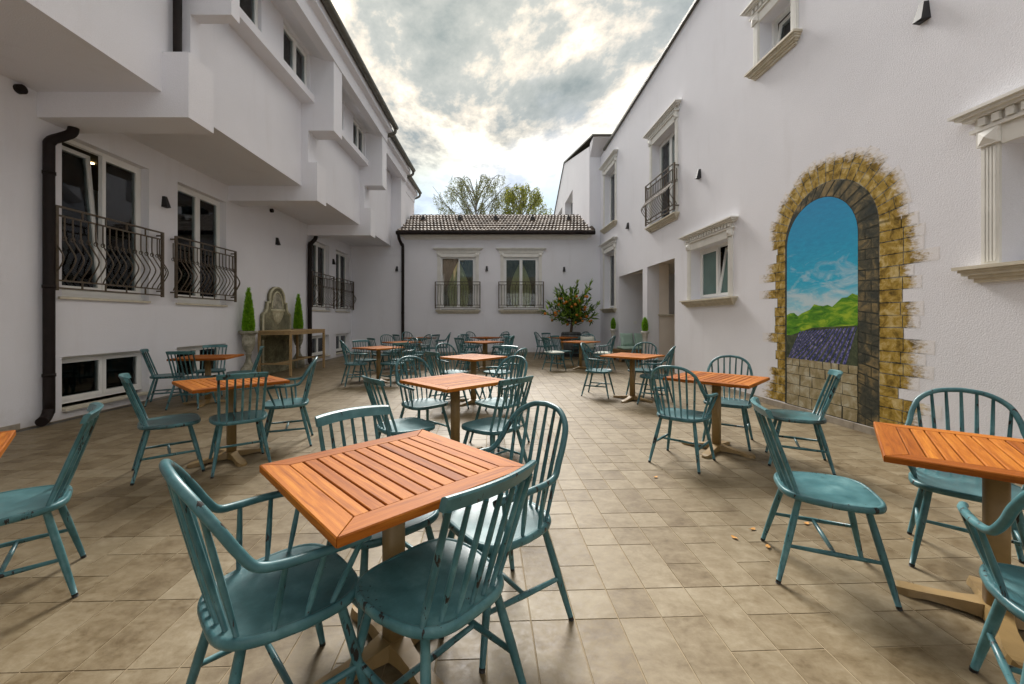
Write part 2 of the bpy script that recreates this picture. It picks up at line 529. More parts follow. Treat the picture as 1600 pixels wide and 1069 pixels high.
def fix_normals(me):
    bm = bmesh.new(); bm.from_mesh(me)
    bmesh.ops.recalc_face_normals(bm, faces=bm.faces)
    bm.to_mesh(me); bm.free()
def place(name, me, parent=None, loc=None, rot=None):
    o = bpy.data.objects.new(name, me)
    col.objects.link(o)
    if parent is not None:
        o.parent = parent
    if loc is not None:
        o.location = loc
    if rot is not None:
        o.rotation_euler = rot
    return o
def empty(name, loc=(0, 0, 0), rz=0.0):
    o = bpy.data.objects.new(name, None)
    col.objects.link(o)
    o.location = loc; o.rotation_euler = (0, 0, rz)
    o.empty_display_size = 0.2
    return o
def tag(o, label=None, cat=None, group=None, kind=None):
    if label: o['label'] = label
    if cat: o['category'] = cat
    if group: o['group'] = group
    if kind: o['kind'] = kind
    return o
def kids(o):
    return [c for c in KID.get(o.name, [])]
KID = {}
def copy_tree(o, parent=None):
    c = o.copy()
    col.objects.link(c)
    if parent is not None:
        c.parent = parent
    for ch in o.children:
        copy_tree(ch, c)
    return c
def crom(pts, n=6, closed=False):
    pts = [Vector(p) for p in pts]
    out = []
    m = len(pts)
    for i in range(m - 1):
        p0 = pts[max(i - 1, 0)]; p1 = pts[i]; p2 = pts[i + 1]; p3 = pts[min(i + 2, m - 1)]
        for k in range(n):
            t = k / n
            out.append(0.5 * ((2 * p1) + (-p0 + p2) * t + (2 * p0 - 5 * p1 + 4 * p2 - p3) * t * t + (-p0 + 3 * p1 - 3 * p2 + p3) * t ** 3))
    out.append(pts[-1])
    return out

# ------------------------------------------------------------------ floor
SK = -0.0358                        # the paving and the right wall run slightly askew
FL = empty('courtyard_paving', (0, 0, 0), 0)
tag(FL, kind='structure')
FL.rotation_euler = (0, 0, math.atan(-SK))
fb = MB()
fb.quad([(-9, -7.5, -0.0022), (9, -7.5, -0.0022), (9, 17.5, -0.0022), (-9, 17.5, -0.0022)])
fb.build('mortar_bed', M['grout'], FL)
TW = 0.195; MODL = 3 * TW
def tile_mb(mb, x0, x1, y0, y1, dz):
    g = 0.0014; b = 0.002
    x0 += g; x1 -= g; y0 += g; y1 -= g
    z = dz
    P = [(x0, y0, z - 0.004), (x1, y0, z - 0.004), (x1, y1, z - 0.004), (x0, y1, z - 0.004),
         (x0 + b, y0 + b, z), (x1 - b, y0 + b, z), (x1 - b, y1 - b, z), (x0 + b, y1 - b, z)]
    mb.add(P, [(4, 5, 6, 7), (0, 1, 5, 4), (1, 2, 6, 5), (2, 3, 7, 6), (3, 0, 4, 7)])
trn = random.Random(11)
cand = []
for i in range(-42, 32):
    for j in range(-12, 28):
        x = i * TW; y = 1.882 - MODL + j * MODL + 0.10
        cut = TW if trn.random() < 0.5 else 2 * TW
        if trn.random() < 0.12:
            cut = None
        segs = [(y, y + MODL)] if cut is None else [(y, y + cut), (y + cut, y + MODL)]
        if cut is None:
            segs = [(y, y + TW), (y + TW, y + 2 * TW), (y + 2 * TW, y + MODL)]
        for a, b in segs:
            cand.append((x, a, b, trn.random()))
def inside(x, a, b):
    c, s = math.cos(math.atan(-SK)), math.sin(math.atan(-SK))
    xm, ym = x + TW / 2, (a + b) / 2
    X = c * xm - s * ym; Y = s * xm + c * ym
    return -6.05 < X < 4.55 - 0.0358 * Y + (3.2 if 9.6 < Y < 13.7 else 0) and -7 < Y < 16.0, X, Y
tiles = []
for x, a, b, tn in cand:
    ok, X, Y = inside(x, a, b)
    if not ok: continue
    vis = Y > 1.45 and abs(X) < 1.28 * Y + 0.1
    tiles.append((-(b - a) / max(Y, 0.5) ** 2 if vis else 1, x, a, b, tn))
tiles.sort()
tmesh = {}
def tile_mesh(L, k):
    key = (round(L / TW), k)
    if key not in tmesh:
        mb = MB(); mb.tone = k / 7
        tile_mb(mb, 0, TW, 0, L, 0)
        tmesh[key] = mb.mesh('floor_tile', M['tile'], True)
    return tmesh[key]
rest = MB()
for q, (sz, x, a, b, tn) in enumerate(tiles):
    dz = (trn.random() - 0.5) * 0.0012
    if q < 300 and sz < 1:
        place('floor_tile', tile_mesh(b - a, int(tn * 7.99)), FL, (x, a, dz))
    else:
        rest.tone = tn
        tile_mb(rest, x, x + TW, a, b, dz)
o = rest.build('distant_floor_tiles', M['tile'], FL, True, fix=False)
o['kind'] = 'stuff'
gb = MB()
gb.quad([(-300, -300, -0.03), (300, -300, -0.03), (300, 600, -0.03), (-300, 600, -0.03)])
tag(gb.build('ground', M['asphalt']), kind='structure')

# ------------------------------------------------------------------ building helpers (local frame: x right, y into wall, z up)
def wall_grid(mb, x0, x1, z0, z1, ops, y=0.0, topfn=None):
    xs = sorted(set([x0, x1] + [v for o in ops for v in o[:2] if x0 < v < x1]))
    zs = sorted(set([z0, z1] + [v for o in ops for v in o[2:4] if z0 < v < z1]))
    for i in range(len(xs) - 1):
        for j in range(len(zs) - 1):
            cx = (xs[i] + xs[i + 1]) / 2; cz = (zs[j] + zs[j + 1]) / 2
            if any(o[0] < cx < o[1] and o[2] < cz < o[3] for o in ops):
                continue
            za, zb = zs[j], zs[j + 1]
            t0 = t1 = zb
            if topfn and j == len(zs) - 2:
                t0, t1 = topfn(xs[i]), topfn(xs[i + 1])
            mb.quad([(xs[i], y, za), (xs[i + 1], y, za), (xs[i + 1], y, t1), (xs[i], y, t0)])
    for o in ops:
        a, b, c, d, dp = o[:5]
        e = y + dp
        mb.quad([(a, y, c), (a, y, d), (a, e, d), (a, e, c)])
        mb.quad([(b, y, c), (b, e, c), (b, e, d), (b, y, d)])
        mb.quad([(a, y, d), (b, y, d), (b, e, d), (a, e, d)])
        mb.quad([(a, y, c), (a, e, c), (b, e, c), (b, y, c)])
def room(parent, x0, x1, z0, z1, y0, y1, mat='room', name='room_interior'):
    mb = MB()
    mb.quad([(x0, y1, z0), (x1, y1, z0), (x1, y1, z1), (x0, y1, z1)])
    mb.quad([(x0, y0, z0), (x0, y1, z0), (x0, y1, z1), (x0, y0, z1)])
    mb.quad([(x1, y0, z0), (x1, y1, z0), (x1, y1, z1), (x1, y0, z1)])
    mb.quad([(x0, y0, z0), (x1, y0, z0), (x1, y1, z0), (x0, y1, z0)])
    mb.quad([(x0, y0, z1), (x1, y0, z1), (x1, y1, z1), (x0, y1, z1)])
    return mb.build(name, M[mat], parent, fix=False)
def frame_ring(mb, x0, x1, z0, z1, w, y0, y1):
    mb.box(x0, x1, y0, y1, z0, z0 + w)
    mb.box(x0, x1, y0, y1, z1 - w, z1)
    mb.box(x0, x0 + w, y0 + 0.001, y1 - 0.001, z0 + w, z1 - w)
    mb.box(x1 - w, x1, y0 + 0.001, y1 - 0.001, z0 + w, z1 - w)
def window(parent, x0, x1, z0, z1, d, leaves=2, tilt=None, pane='glass', fw=0.05, sw=0.055):
    fr = MB()
    frame_ring(fr, x0, x1, z0, z1, fw, d, d + 0.07)
    win = fr.build('window', M['pvc'], parent)
    W = (x1 - x0 - 2 * fw) / leaves
    for k in range(leaves):
        a = x0 + fw + k * W + 0.002; b = a + W - 0.004
        c = z0 + fw + 0.002; e = z1 - fw - 0.002
        s = MB(); frame_ring(s, 0, b - a, 0, e - c, sw, -0.012, 0.05)
        g = MB(); g.box(sw, b - a - sw, 0.012, 0.024, sw, e - c - sw)
        rot = (R(-9 if z1 - z0 < 1.5 else -5), 0, 0) if tilt == k else (0, 0, 0)
        s.build('sash', M['pvc'], win, loc=(a, d, c), rot=rot)
        g.build('pane', M[pane], win, loc=(a, d, c), rot=rot)
    if leaves == 2:
        h = MB(); xm = (x0 + x1) / 2
        h.box(xm - 0.035, xm - 0.015, d - 0.035, d - 0.012, (z0 + z1) / 2 - 0.06, (z0 + z1) / 2 + 0.06)
    return win
def moulding(mb, x0, x1, z0, z1, steps):
    # steps: list of (relative height 0..1 top of band, projection); bands stacked bottom to top, ends return by the projection
    p = 0.0
    for h, pr in steps:
        mb.box(x0 - pr, x1 + pr, -pr, 0.0, z0 + (z1 - z0) * p + 0.0005, z0 + (z1 - z0) * h)
        p = h
def classical(win, x0, x1, z0, z1, topz, dent=True, pil=0.13, sill_h=0.15, sill_over=0.17):
    # fluted surround, frieze, dentil cornice, moulded sill
    cz = z1 + (topz - z1) * 0.45
    for s in (0, 1):
        p = MB()
        a = x0 - pil if s == 0 else x1
        p.box(a, a + pil, -0.022, 0, z0, z1 + 0.02)
        for k in range(4):
            xx = a + 0.016 + k * (pil - 0.032) / 4
            p.box(xx + 0.004, xx + (pil - 0.032) / 4 - 0.006, -0.033, -0.022, z0 + 0.03, z1)
        p.build('pilaster', M['trim'], win)
        br = MB()
        zc0, zc1 = z1 + 0.02, cz
        a0, a1 = a - 0.015, a + pil + 0.015
        br.box(a0, a1, -0.05, 0, zc0, zc1)
        m_ = ((a0 + a1) / 2, -0.082, (zc0 + zc1) / 2)
        q = [(a0 + 0.012, -0.05, zc0 + 0.012), (a1 - 0.012, -0.05, zc0 + 0.012), (a1 - 0.012, -0.05, zc1 - 0.012), (a0 + 0.012, -0.05, zc1 - 0.012), m_]
        br.add(q, [(0, 1, 4), (1, 2, 4), (2, 3, 4), (3, 0, 4)])
        br.build('bracket', M['trim'], win)
    f = MB()
    f.box(x0 + 0.016, x1 - 0.016, -0.025, 0, z1, cz - 0.002)
    f.build('frieze', M['trim'], win)
    c = MB()
    xa, xb = x0 - pil - 0.01, x1 + pil + 0.01
    moulding(c, xa, xb, cz, topz, [(0.16, 0.055), (0.58, 0.03), (0.72, 0.085), (0.86, 0.12), (1.0, 0.15)])
    c.build('cornice', M['trim'], win)
    if dent:
        zb0 = cz + (topz - cz) * 0.20; zb1 = cz + (topz - cz) * 0.55
        n = max(6, int((xb - xa) / 0.095))
        d = MB(); pitch = (xb - xa) / n
        d.box(-pitch * 0.27, pitch * 0.27, -0.072, -0.03, 0, zb1 - zb0)
        me = d.mesh('dentil', M['trim'])
        for k in range(n):
            place('dentil', me, win, (xa + pitch * (k + 0.5), 0, zb0))
    s = MB()
    moulding(s, x0 - sill_over + 0.10, x1 + sill_over - 0.10, z0 - sill_h, z0 - 0.035, [(0.3, 0.035), (0.55, 0.06), (0.8, 0.09), (1.0, 0.105)])
    s.box(x0 - sill_over - 0.03, x1 + sill_over + 0.03, -0.135, 0.0, z0 - 0.034, z0 - 0.004)
    s.build('sill', M['stone_sill'], win)
    st = MB(); st.box(x0 + 0.002, x1 - 0.002, 0.0, 0.18, z0 - 0.03, z0 - 0.004)
    st.build('inner_sill', M['stone_sill'], win)
def railing(parent, x0, x1, z0, z1, out=0.10, belly=0.16, n=15, label=None):
    f = MB()
    for x in (x0, x1):
        f.box(x - 0.018, x + 0.018, -out - 0.018, -out + 0.018, z0 - 0.03, z1 + 0.01)
        f.box(x - 0.009, x + 0.009, -out + 0.018, 0, z1 - 0.06, z1 - 0.035)
        f.box(x - 0.009, x + 0.009, -out + 0.018, 0, z0 + 0.06, z0 + 0.085)
    for z, hh in ((z1, 0.012), (z1 - 0.115, 0.010), (z0 + 0.10, 0.010), (z0, 0.010)):
        f.box(x0 + 0.018, x1 - 0.018, -out - 0.012, -out + 0.012, z - hh, z + hh)
    ro = f.build('railing', M['rail'], parent)
    H = z1 - 0.115 - (z0 + 0.10)
    b = MB()
    prof = [(0, 1.0), (0, 0.72), (-0.02, 0.62), (-belly * 0.55, 0.50), (-belly, 0.34), (-belly * 0.6, 0.18), (-0.03, 0.08), (0, 0.0)]
    b.tube(crom([(0, y, z * H) for y, z in prof], 3), 0.0092, 6)
    b.tube([(0, 0.028 * math.cos(t), 0.66 * H + 0.028 * math.sin(t)) for t in [i * 2 * math.pi / 9 for i in range(10)]], 0.006, 5, cap=False)
    me = b.mesh('baluster', M['rail'])
    p = (x1 - x0) / (n + 1)
    for k in range(n):
        place('baluster', me, ro, (x0 + p * (k + 1), -out, z0 + 0.10))
    for x, s in ((x0, 1), (x1, -1)):            # curved end panels
        for dy in (0.5,):
            place('baluster', me, ro, (x, -out * dy, z0 + 0.10))
    sm = MB(); sm.box(-0.008, 0.008, -0.008, 0.008, 0, 0.115)
    sme = sm.mesh('short_bar', M['rail'])
    for k in (0.2, 0.4, 0.6, 0.8):
        place('short_bar', sme, ro, (x0 + (x1 - x0) * k, -out, z1 - 0.115))
        place('short_bar', sme, ro, (x0 + (x1 - x0) * k, -out, z0))
    return ro
def curtain(win, x0, x1, z0, z1, y, tie, mat, side):
    # gathered drape pulled aside: wavy sheet whose inner edge sweeps to the side at the tie
    mb = MB(); nx, nz = 26, 16
    P = []
    for j in range(nz + 1):
        t = j / nz; z = z1 + (z0 - z1) * t
        wdt = 1 - (1 - tie) * math.sin(min(1, t / 0.72) * math.pi / 2) if t < 0.72 else tie + (t - 0.72) * 0.55
        for i in range(nx + 1):
            u = i / nx
            xx = x0 + (x1 - x0) * u * wdt if side < 0 else x1 - (x1 - x0) * u * wdt
            P.append((xx, y + 0.025 * math.sin(u * 46 + 0.4 * math.sin(3 * t)), z))
    F = [(j * (nx + 1) + i, j * (nx + 1) + i + 1, (j + 1) * (nx + 1) + i + 1, (j + 1) * (nx + 1) + i) for j in range(nz) for i in range(nx)]
    mb.add(P, F, True)
    mb.build('curtain', M[mat], win)
def skirting(parent, x0, x1, h=0.07, gaps=()):
    L = 0.585
    mb = MB(); mb.bbox(0.0015, L - 0.0015, -0.012, 0, 0, h, 0.002)
    me = mb.mesh('skirting_tile', M['skirt'])
    x = x0
    while x + L <= x1 + 0.3:
        if not any(x + L > a and x < b for a, b in gaps):
            place('skirting_tile', me, parent, (x, 0, 0))
        x += L
def downpipe(parent, path, r=0.055, name='downpipe'):
    mb = MB()
    mb.tube(crom(path, 4), r, 14)
    o = mb.build(name, M['pipe'], parent)
    cl_ = MB()
    cl_.lathe([(r + 0.001, -0.02), (r + 0.007, -0.02), (r + 0.007, 0.02), (r + 0.001, 0.02)], 14)
    me = cl_.mesh('pipe_bracket', M['pipe'])
    return o, me

# ------------------------------------------------------------------ left building
LB = empty('left_building', (-5.85, 0, 0), R(90))
tag(LB, 'white stucco building on the left with stepped overhanging upper storey', 'building')
lo = []
FW = [(5.42, 6.76), (7.36, 8.66), (12.55, 13.85), (14.42, 15.70)]
for a, b in FW:
    lo.append((a, b, 1.64, 3.83, 0.20))
BW = [(5.42, 6.76), (7.34, 8.65), (12.55, 13.85), (14.42, 15.70)]
for a, b in BW:
    lo.append((a, b, 0.10, 0.83, 0.20))
mb = MB()
wall_grid(mb, -7, 15.9, -0.02, 4.25, lo)
mb.build('wall', M['wall'], LB, fix=False)
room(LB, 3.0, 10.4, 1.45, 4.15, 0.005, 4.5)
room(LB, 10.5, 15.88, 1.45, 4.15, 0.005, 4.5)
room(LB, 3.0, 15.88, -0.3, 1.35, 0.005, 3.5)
for i, (a, b) in enumerate(FW):
    w_ = window(LB, a, b, 1.69, 3.83, 0.13, 2, tilt=0 if i == 0 else None)
    s = MB(); s.box(a - 0.05, b - 0.0, -0.035, 0.0, 1.605, 1.636); s.box(a + 0.002, b - 0.002, 0.001, 0.128, 1.612, 1.642)
    s.build('sill', M['stone_sill'], w_)
    s = MB(); s.box(a + 0.002, b - 0.002, 0.10, 0.199, 1.645, 1.688)
    s.build('threshold', M['pvc'], w_)
    if i > 1:
        curtain(w_, a + 0.02, b - 0.02, 1.75, 3.8, 0.32, 1.0, 'curtain', -1)
    railing(LB, a - 0.16, b + 0.15, 1.74, 2.80, 0.10, 0.15, 15 if i < 2 else 12)
for i, (a, b) in enumerate(BW):
    w_ = window(LB, a, b, 0.18, 0.83, 0.12, 2, fw=0.045, sw=0.05)
    s = MB(); s.box(a + 0.002, b - 0.002, -0.05, 0.119, 0.103, 0.135)
    s.build('sill', M['stone_sill'], w_)
    curtain(w_, (a + b) / 2, b - 0.02, 0.2, 0.82, 0.3, 0.8, 'curtain', 1)
# two lit spots in the room behind the nearest french window
for k in (0, 1):
    sp = MB(); sp.lathe([(0.0, 0), (0.04, 0), (0.04, 0.01), (0, 0.01)], 12)
    sp.build('ceiling_spot', M['spot'], LB, loc=(7.3 + 0.35 * k, 1.5, 4.13))
skirting(LB, -5.0, 15.85, 0.07, gaps=[(5.42, 6.76), (7.34, 8.65), (12.55, 13.85), (14.42, 15.7)])
dr = MB()
dr.box(-6, 15.7, -0.16, -0.075, -0.004, 0.0035)
o = dr.build('drain_channel', M['drain'], LB)
sl = MB(); sl.box(0, 0.012, -0.15, -0.085, 0.0035, 0.0055)
sme = sl.mesh('drain_slot', M['black'])
for k in range(90):
    place('drain_slot', sme, o, (3.6 + k * 0.03, 0, 0))
# fins, bays, eaves
FIN = [5.13, 8.72, 12.29]
TH = 0.45
low = [(0.0, 3.88), (-1.91, 3.88), (-1.91, 4.705), (-1.72, 4.705)]
for i, s in enumerate(FIN):
    f = MB()
    back = 0.0 if i else 0.28
    if i == 0:
        f.prism([(0.0, 3.88), (-1.91, 3.88), (-1.91, 4.705), (0.0, 4.705)], lambda u, v, d: (d, u, v), s, s + TH)
        f.prism([(0.0, 4.706), (-1.72, 4.706), (-1.72, 5.383), (-2.265, 5.383), (-2.265, 7.08), (0.0, 7.08)], lambda u, v, d: (d, u, v), s + back, s + TH)
    else:
        f.prism([(0.0, 3.88), (-1.91, 3.88), (-1.91, 4.705), (-1.72, 4.705), (-1.72, 5.383), (-2.265, 5.383), (-2.265, 7.08), (0.0, 7.08)], lambda u, v, d: (d, u, v), s, s + TH)
    f.build('party_wall_fin', M['wall'], LB)
f = MB()
f.prism([(0.0, 3.85), (-1.95, 3.85), (-1.95, 7.1), (0.0, 7.1)], lambda u, v, d: (d, u, v), 15.88, 16.6)
f.build('party_wall_fin', M['wall'], LB)
def bay(s0, s1, win, upper=True):
    b_ = MB()
    z0 = 4.20
    b_.quad([(s0, 0.0, z0), (s1, 0.0, z0), (s1, -1.57, z0), (s0, -1.57, z0)])
    if upper:
        b_.quad([(s0, -1.57, z0), (s1, -1.57, z0), (s1, -1.57, 5.97), (s0, -1.57, 5.97)])
        b_.quad([(s0, -1.57, 5.97), (s1, -1.57, 5.97), (s1, -1.85, 5.97), (s0, -1.85, 5.97)])
        b_.quad([(s0, -1.85, 5.97), (s1, -1.85, 5.97), (s1, -1.85, 6.12), (s0, -1.85, 6.12)])
        b_.quad([(s0, -1.85, 6.12), (s1, -1.85, 6.12), (s1, -1.76, 6.12), (s0, -1.76, 6.12)])
        wall_grid(b_, s0, s1, 6.12, 6.995, [(a, b, 6.125, 6.98, 0.10) for a, b in win], y=-1.76)
    else:
        b_.quad([(s0, -1.57, z0), (s1, -1.57, z0), (s1, -1.57, 7.0), (s0, -1.57, 7.0)])
    b_.build('bay_wall', M['wall'], LB, fix=False)
    for a, b in win:
        w_ = window(LB, a, b, 6.13, 6.975, -1.70, 2, fw=0.045, sw=0.05)
    if upper:
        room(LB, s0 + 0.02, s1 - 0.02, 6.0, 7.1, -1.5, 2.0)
bay(-7, 5.405, [])
bay(5.58, 8.72, [(5.72, 6.95), (7.65, 8.69)])
bay(9.17, 12.29, [(9.35, 10.55), (11.26, 12.26)])
bay(12.74, 15.88, [], False)
def eave(s0, s1, off, zoff=0.0, lip=0.0):
    e = MB()
    pr = [(-1.5, 7.0), (-1.79, 6.985), (-2.08, 6.885), (-2.29, 6.87), (-2.30, 7.16), (-2.43, 7.20), (-2.43, 7.37), (-1.5, 7.9)]
    e.prism([(u + off, v + zoff) for u, v in pr], lambda u, v, d: (d, u, v), s0, s1)
    e.build('eave', M['wall'], LB)
    g = MB()
    arc = [(-2.52 + off + 0.088 * math.cos(t), 7.41 + zoff + 0.088 * math.sin(t)) for t in [math.pi + math.pi * k / 8 for k in range(9)]]
    arc2 = [(-2.52 + off + 0.078 * math.cos(t), 7.41 + zoff + 0.078 * math.sin(t)) for t in [2 * math.pi - math.pi * k / 8 for k in range(9)]]
    g.prism(arc + arc2, lambda u, v, d: (d, u, v), s0, s1 + 0.15)
    g.build('gutter', M['gutter'], LB)
    r_ = MB()
    r_.quad([(s0, -2.48 + off, 7.42 + zoff), (s1, -2.48 + off, 7.42 + zoff), (s1, 3.0, 10.2), (s0, 3.0, 10.2)])
    r_.quad([(s0, -2.40 + off, 7.38 + zoff), (s0, 3.0, 7.38), (s0, 3.0, 10.15)])
    r_.quad([(s1, -2.40 + off, 7.38 + zoff), (s1, 3.0, 7.38), (s1, 3.0, 10.15)])
    r_.build('roof', M['rooftile'], LB, True, fix=False)
    el = MB()
    y0 = -2.52 + off
    el.tube(crom([(s1 + 0.08, y0, 7.36 + zoff), (s1 + 0.08, y0 + 0.02, 7.22 + zoff), (s1 + 0.08, y0 + 0.22, 7.12 + zoff), (s1 + 0.08, y0 + 0.5, 7.08 + zoff)], 4), 0.05, 12)
    el.build('gutter_outlet', M['gutter'], LB)
eave(-7, 12.74, 0.0)
eave(12.75, 16.35, 0.22, -0.02)
eave(16.4, 19.2, 0.52, -0.04)
f = MB()
f.box(16.6, 19.2, -1.75, 3.0, 3.0, 7.0)
f.box(-7, 19.2, 3.0, 3.2, -0.02, 10.2)
f.box(15.9, 16.6, 0.0, 3.0, 0.0, 7.0)
f.build('rear_wall', M['wall'], LB)
dp = MB(); dp.tube([(19.28, -1.52, 7.05), (19.28, -1.52, 3.0)], 0.05, 10)
dp.build('downpipe', M['gutter'], LB)
# downpipes
d1, bme = downpipe(LB, [(5.42, -0.16, 3.90), (5.40, -0.15, 3.80), (5.30, -0.11, 3.70), (5.20, -0.09, 3.60), (5.19, -0.085, 3.40), (5.19, -0.085, 2.0), (5.19, -0.085, 0.30), (5.18, -0.09, 0.17), (5.12, -0.12, 0.09), (5.02, -0.18, 0.065)], 0.058)
for z in (3.2, 1.75, 0.62):
    place('pipe_bracket', bme, d1, (5.19, -0.085, z))
d2, bme = downpipe(LB, [(12.42, -0.20, 3.90), (12.40, -0.18, 3.78), (12.30, -0.10, 3.62), (12.27, -0.085, 3.45), (12.27, -0.085, 1.7), (12.27, -0.085, 0.30), (12.26, -0.09, 0.17), (12.2, -0.12, 0.09), (12.1, -0.18, 0.065)], 0.06)
d3, bme = downpipe(LB, [(5.27, -1.66, 4.70), (5.27, -1.66, 5.5), (5.27, -1.66, 6.9)], 0.05)
st = MB(); st.tube([(4.93, 0.0, 4.12), (4.93, -0.06, 4.12)], 0.055, 14); st.build('overflow_stub', M['pipe'], LB)
st = MB(); st.tube([(10.33, 0.0, 4.10), (10.33, -0.06, 4.10)], 0.05, 14); st.build('overflow_stub', M['pipe'], LB)

# ------------------------------------------------------------------ back building
BB = empty('back_building', (0, 15.9, 0), 0)
tag(BB, 'low white building closing the courtyard under a brown tiled roof', 'building')
bo = [(-2.36, -1.0, 1.72, 3.78, 0.18), (0.10, 1.46, 1.72, 3.78, 0.18)]
mb = MB()
wall_grid(mb, -5.85, 3.45, -0.02, 4.66, bo)
mb.build('wall', M['wall'], BB, fix=False)
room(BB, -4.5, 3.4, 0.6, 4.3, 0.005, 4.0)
for i, (a, b, c, d, e) in enumerate(bo):
    w_ = window(BB, a, b, c + 0.02, d, 0.09, 2, tilt=0 if i == 0 else None)
    classical(w_, a, b, c, d, 4.12)
    curtain(w_, a + 0.05, (a + b) / 2 + 0.02, c + 0.08, d - 0.05, 0.18, 0.30, 'curtain', -1)
    curtain(w_, (a + b) / 2 - 0.02, b - 0.05, c + 0.08, d - 0.05, 0.18, 0.30, 'curtain', 1)
    curtain(w_, a + 0.05, b - 0.05, c + 0.08, d - 0.05, 0.225, 1.0, 'curtain_cream', -1)
    railing(BB, a - 0.19, b + 0.18, 1.80, 2.80, 0.13, 0.13, 15)
cn = MB()
moulding(cn, -3.70, 3.30, 4.46, 4.62, [(0.35, 0.05), (0.7, 0.09), (1.0, 0.20)])
cn.build('eaves_cornice', M['trim'], BB)
rb = MB()
RX0, RX1 = -3.95, 3.53
rb.prism([(-0.36, 4.63), (-0.36, 4.70), (2.15, 5.93), (2.4, 5.93), (4.9, 4.70), (4.9, 4.63)], lambda u, v, d: (d, u, v), RX0 + 0.02, RX1 - 0.02)
ro = rb.build('roof', M['rooftile'], BB)
gt = MB()
gt.prism([(-0.36, 4.71), (-0.46, 4.71), (-0.475, 4.64), (-0.45, 4.585), (-0.38, 4.58), (-0.36, 4.60)], lambda u, v, d: (d, u, v), RX0 - 0.05, RX1 + 0.05)
gt.build('gutter', M['pipe'], ro)
ti = MB()
rows = 7; cols = 54
dl = math.hypot(2.51, 1.23); cs, sn = 2.51 / dl, 1.23 / dl
tr_ = random.Random(5)
for r_ in range(rows):
    for c_ in range(cols):
        wd = (RX1 - RX0) / cols
        x0 = RX0 + c_ * wd + (wd * 0.5 if r_ % 2 else 0)
        if x0 + wd > RX1 + 0.02: continue
        ti.tone = tr_.random()
        l0 = r_ * dl / rows - 0.02; l1 = l0 + dl / rows + 0.05
        P = []
        k = 6
        for li, lift in ((l0, 0.09), (l1, 0.012)):
            for q in range(k + 1):
                u = q / k
                hgt = lift + 0.015 * math.sin(u * 2 * math.pi) + (tr_.random() - 0.5) * 0.004
                P.append((x0 + u * wd * 1.02, -0.36 + li * cs - hgt * sn, 4.70 + li * sn + hgt * cs))
        for q in range(k + 1):
            u = q / k
            P.append((x0 + u * wd * 1.02, -0.36 + l0 * cs, 4.70 + l0 * sn))
        F = [(q, q + 1, k + 2 + q, k + 1 + q) for q in range(k)] + [(2 * (k + 1) + q, 2 * (k + 1) + q + 1, q + 1, q) for q in range(k)]
        ti.add(P, F, False)
o = ti.build('roof_tiles', M['rooftile'], ro, True, fix=False)
o['kind'] = 'stuff'
rd = MB()
for c_ in range(26):
    wd = (RX1 - RX0) / 26; x0 = RX0 + c_ * wd
    rd.tube([(x0, 2.27, 5.93), (x0 + wd * 1.06, 2.27, 5.945)], [0.085, 0.10], 10)
rd.build('ridge_cap', M['rooftile'], ro)
vg = MB()
vg.tube([(RX1, -0.38, 4.76), (RX1, 2.2, 6.0)], 0.06, 8)
vg.build('verge_cap', M['rooftile'], ro)
vm = MB()
vm.add([(-0.12, 0, 0), (0.12, 0, 0), (0, 0, 0.26), (0, 0.50, 0.27)], [(0, 1, 2), (1, 3, 2), (0, 2, 3)])
vme = vm.mesh('roof_vent', M['black'])
for px in (660.3, 717.9, 774.6, 832.4, 889.1):
    lx = (px - 783) / 37.5
    place('roof_vent', vme, ro, (lx, 1.15, 5.50))
d4, bme = downpipe(BB, [(-3.92, -0.38, 4.60), (-3.90, -0.32, 4.42), (-3.84, -0.16, 4.22), (-3.82, -0.085, 4.05), (-3.82, -0.085, 2.0), (-3.82, -0.085, 0.3), (-3.82, -0.10, 0.16), (-3.80, -0.2, 0.07)], 0.058)
for z in (3.2, 1.6, 0.6):
    place('pipe_bracket', bme, d4, (-3.82, -0.085, z))
skirting(BB, -5.8, 3.5, 0.07)

# ------------------------------------------------------------------ building behind the camera (seen only mirrored in the panes)
RE = empty('rear_building', (0, -7, 0), R(180))
tag(RE, 'white building with tiled roof behind the camera, mirrored in window panes', 'building')
mb = MB(); mb.box(-5.0, 6.0, 0.0, 5.0, -0.02, 4.2); mb.build('wall', M['wall'], RE)
mb = MB(); mb.prism([(-0.4, 4.2), (2.5, 5.7), (5.4, 4.2)], lambda u, v, d: (d, u, v), -5.0, 6.0); mb.build('roof', M['rooftile'], RE)
for x in (-3.2, 0.2, 3.4):
    fr = MB(); frame_ring(fr, x - 0.6, x + 0.6, 0.9, 2.6, 0.07, -0.03, 0.0); w_ = fr.build('window', M['pvc'], RE)
    pn = MB(); pn.box(x - 0.53, x + 0.53, -0.012, -0.004, 0.97, 2.53); pn.build('pane', M['frost'], w_)

# ------------------------------------------------------------------ gabled wing beyond the roof (right)
GW = empty('gabled_wing', (3.45, 15.9, 0), 0)
tag(GW, 'tall white gabled wing rising behind the low tiled roof', 'building')
g = MB()
gops = [(-6.1, -3.75, 5.6, 7.62, 0.35), (-8.6, -7.1, 5.6, 7.72, 0.35)]
# side wall facing the roof, built as a grid then gable above
sub = MB()
wall_grid(sub, -10.6, 0.0, -0.02, 7.9, gops)
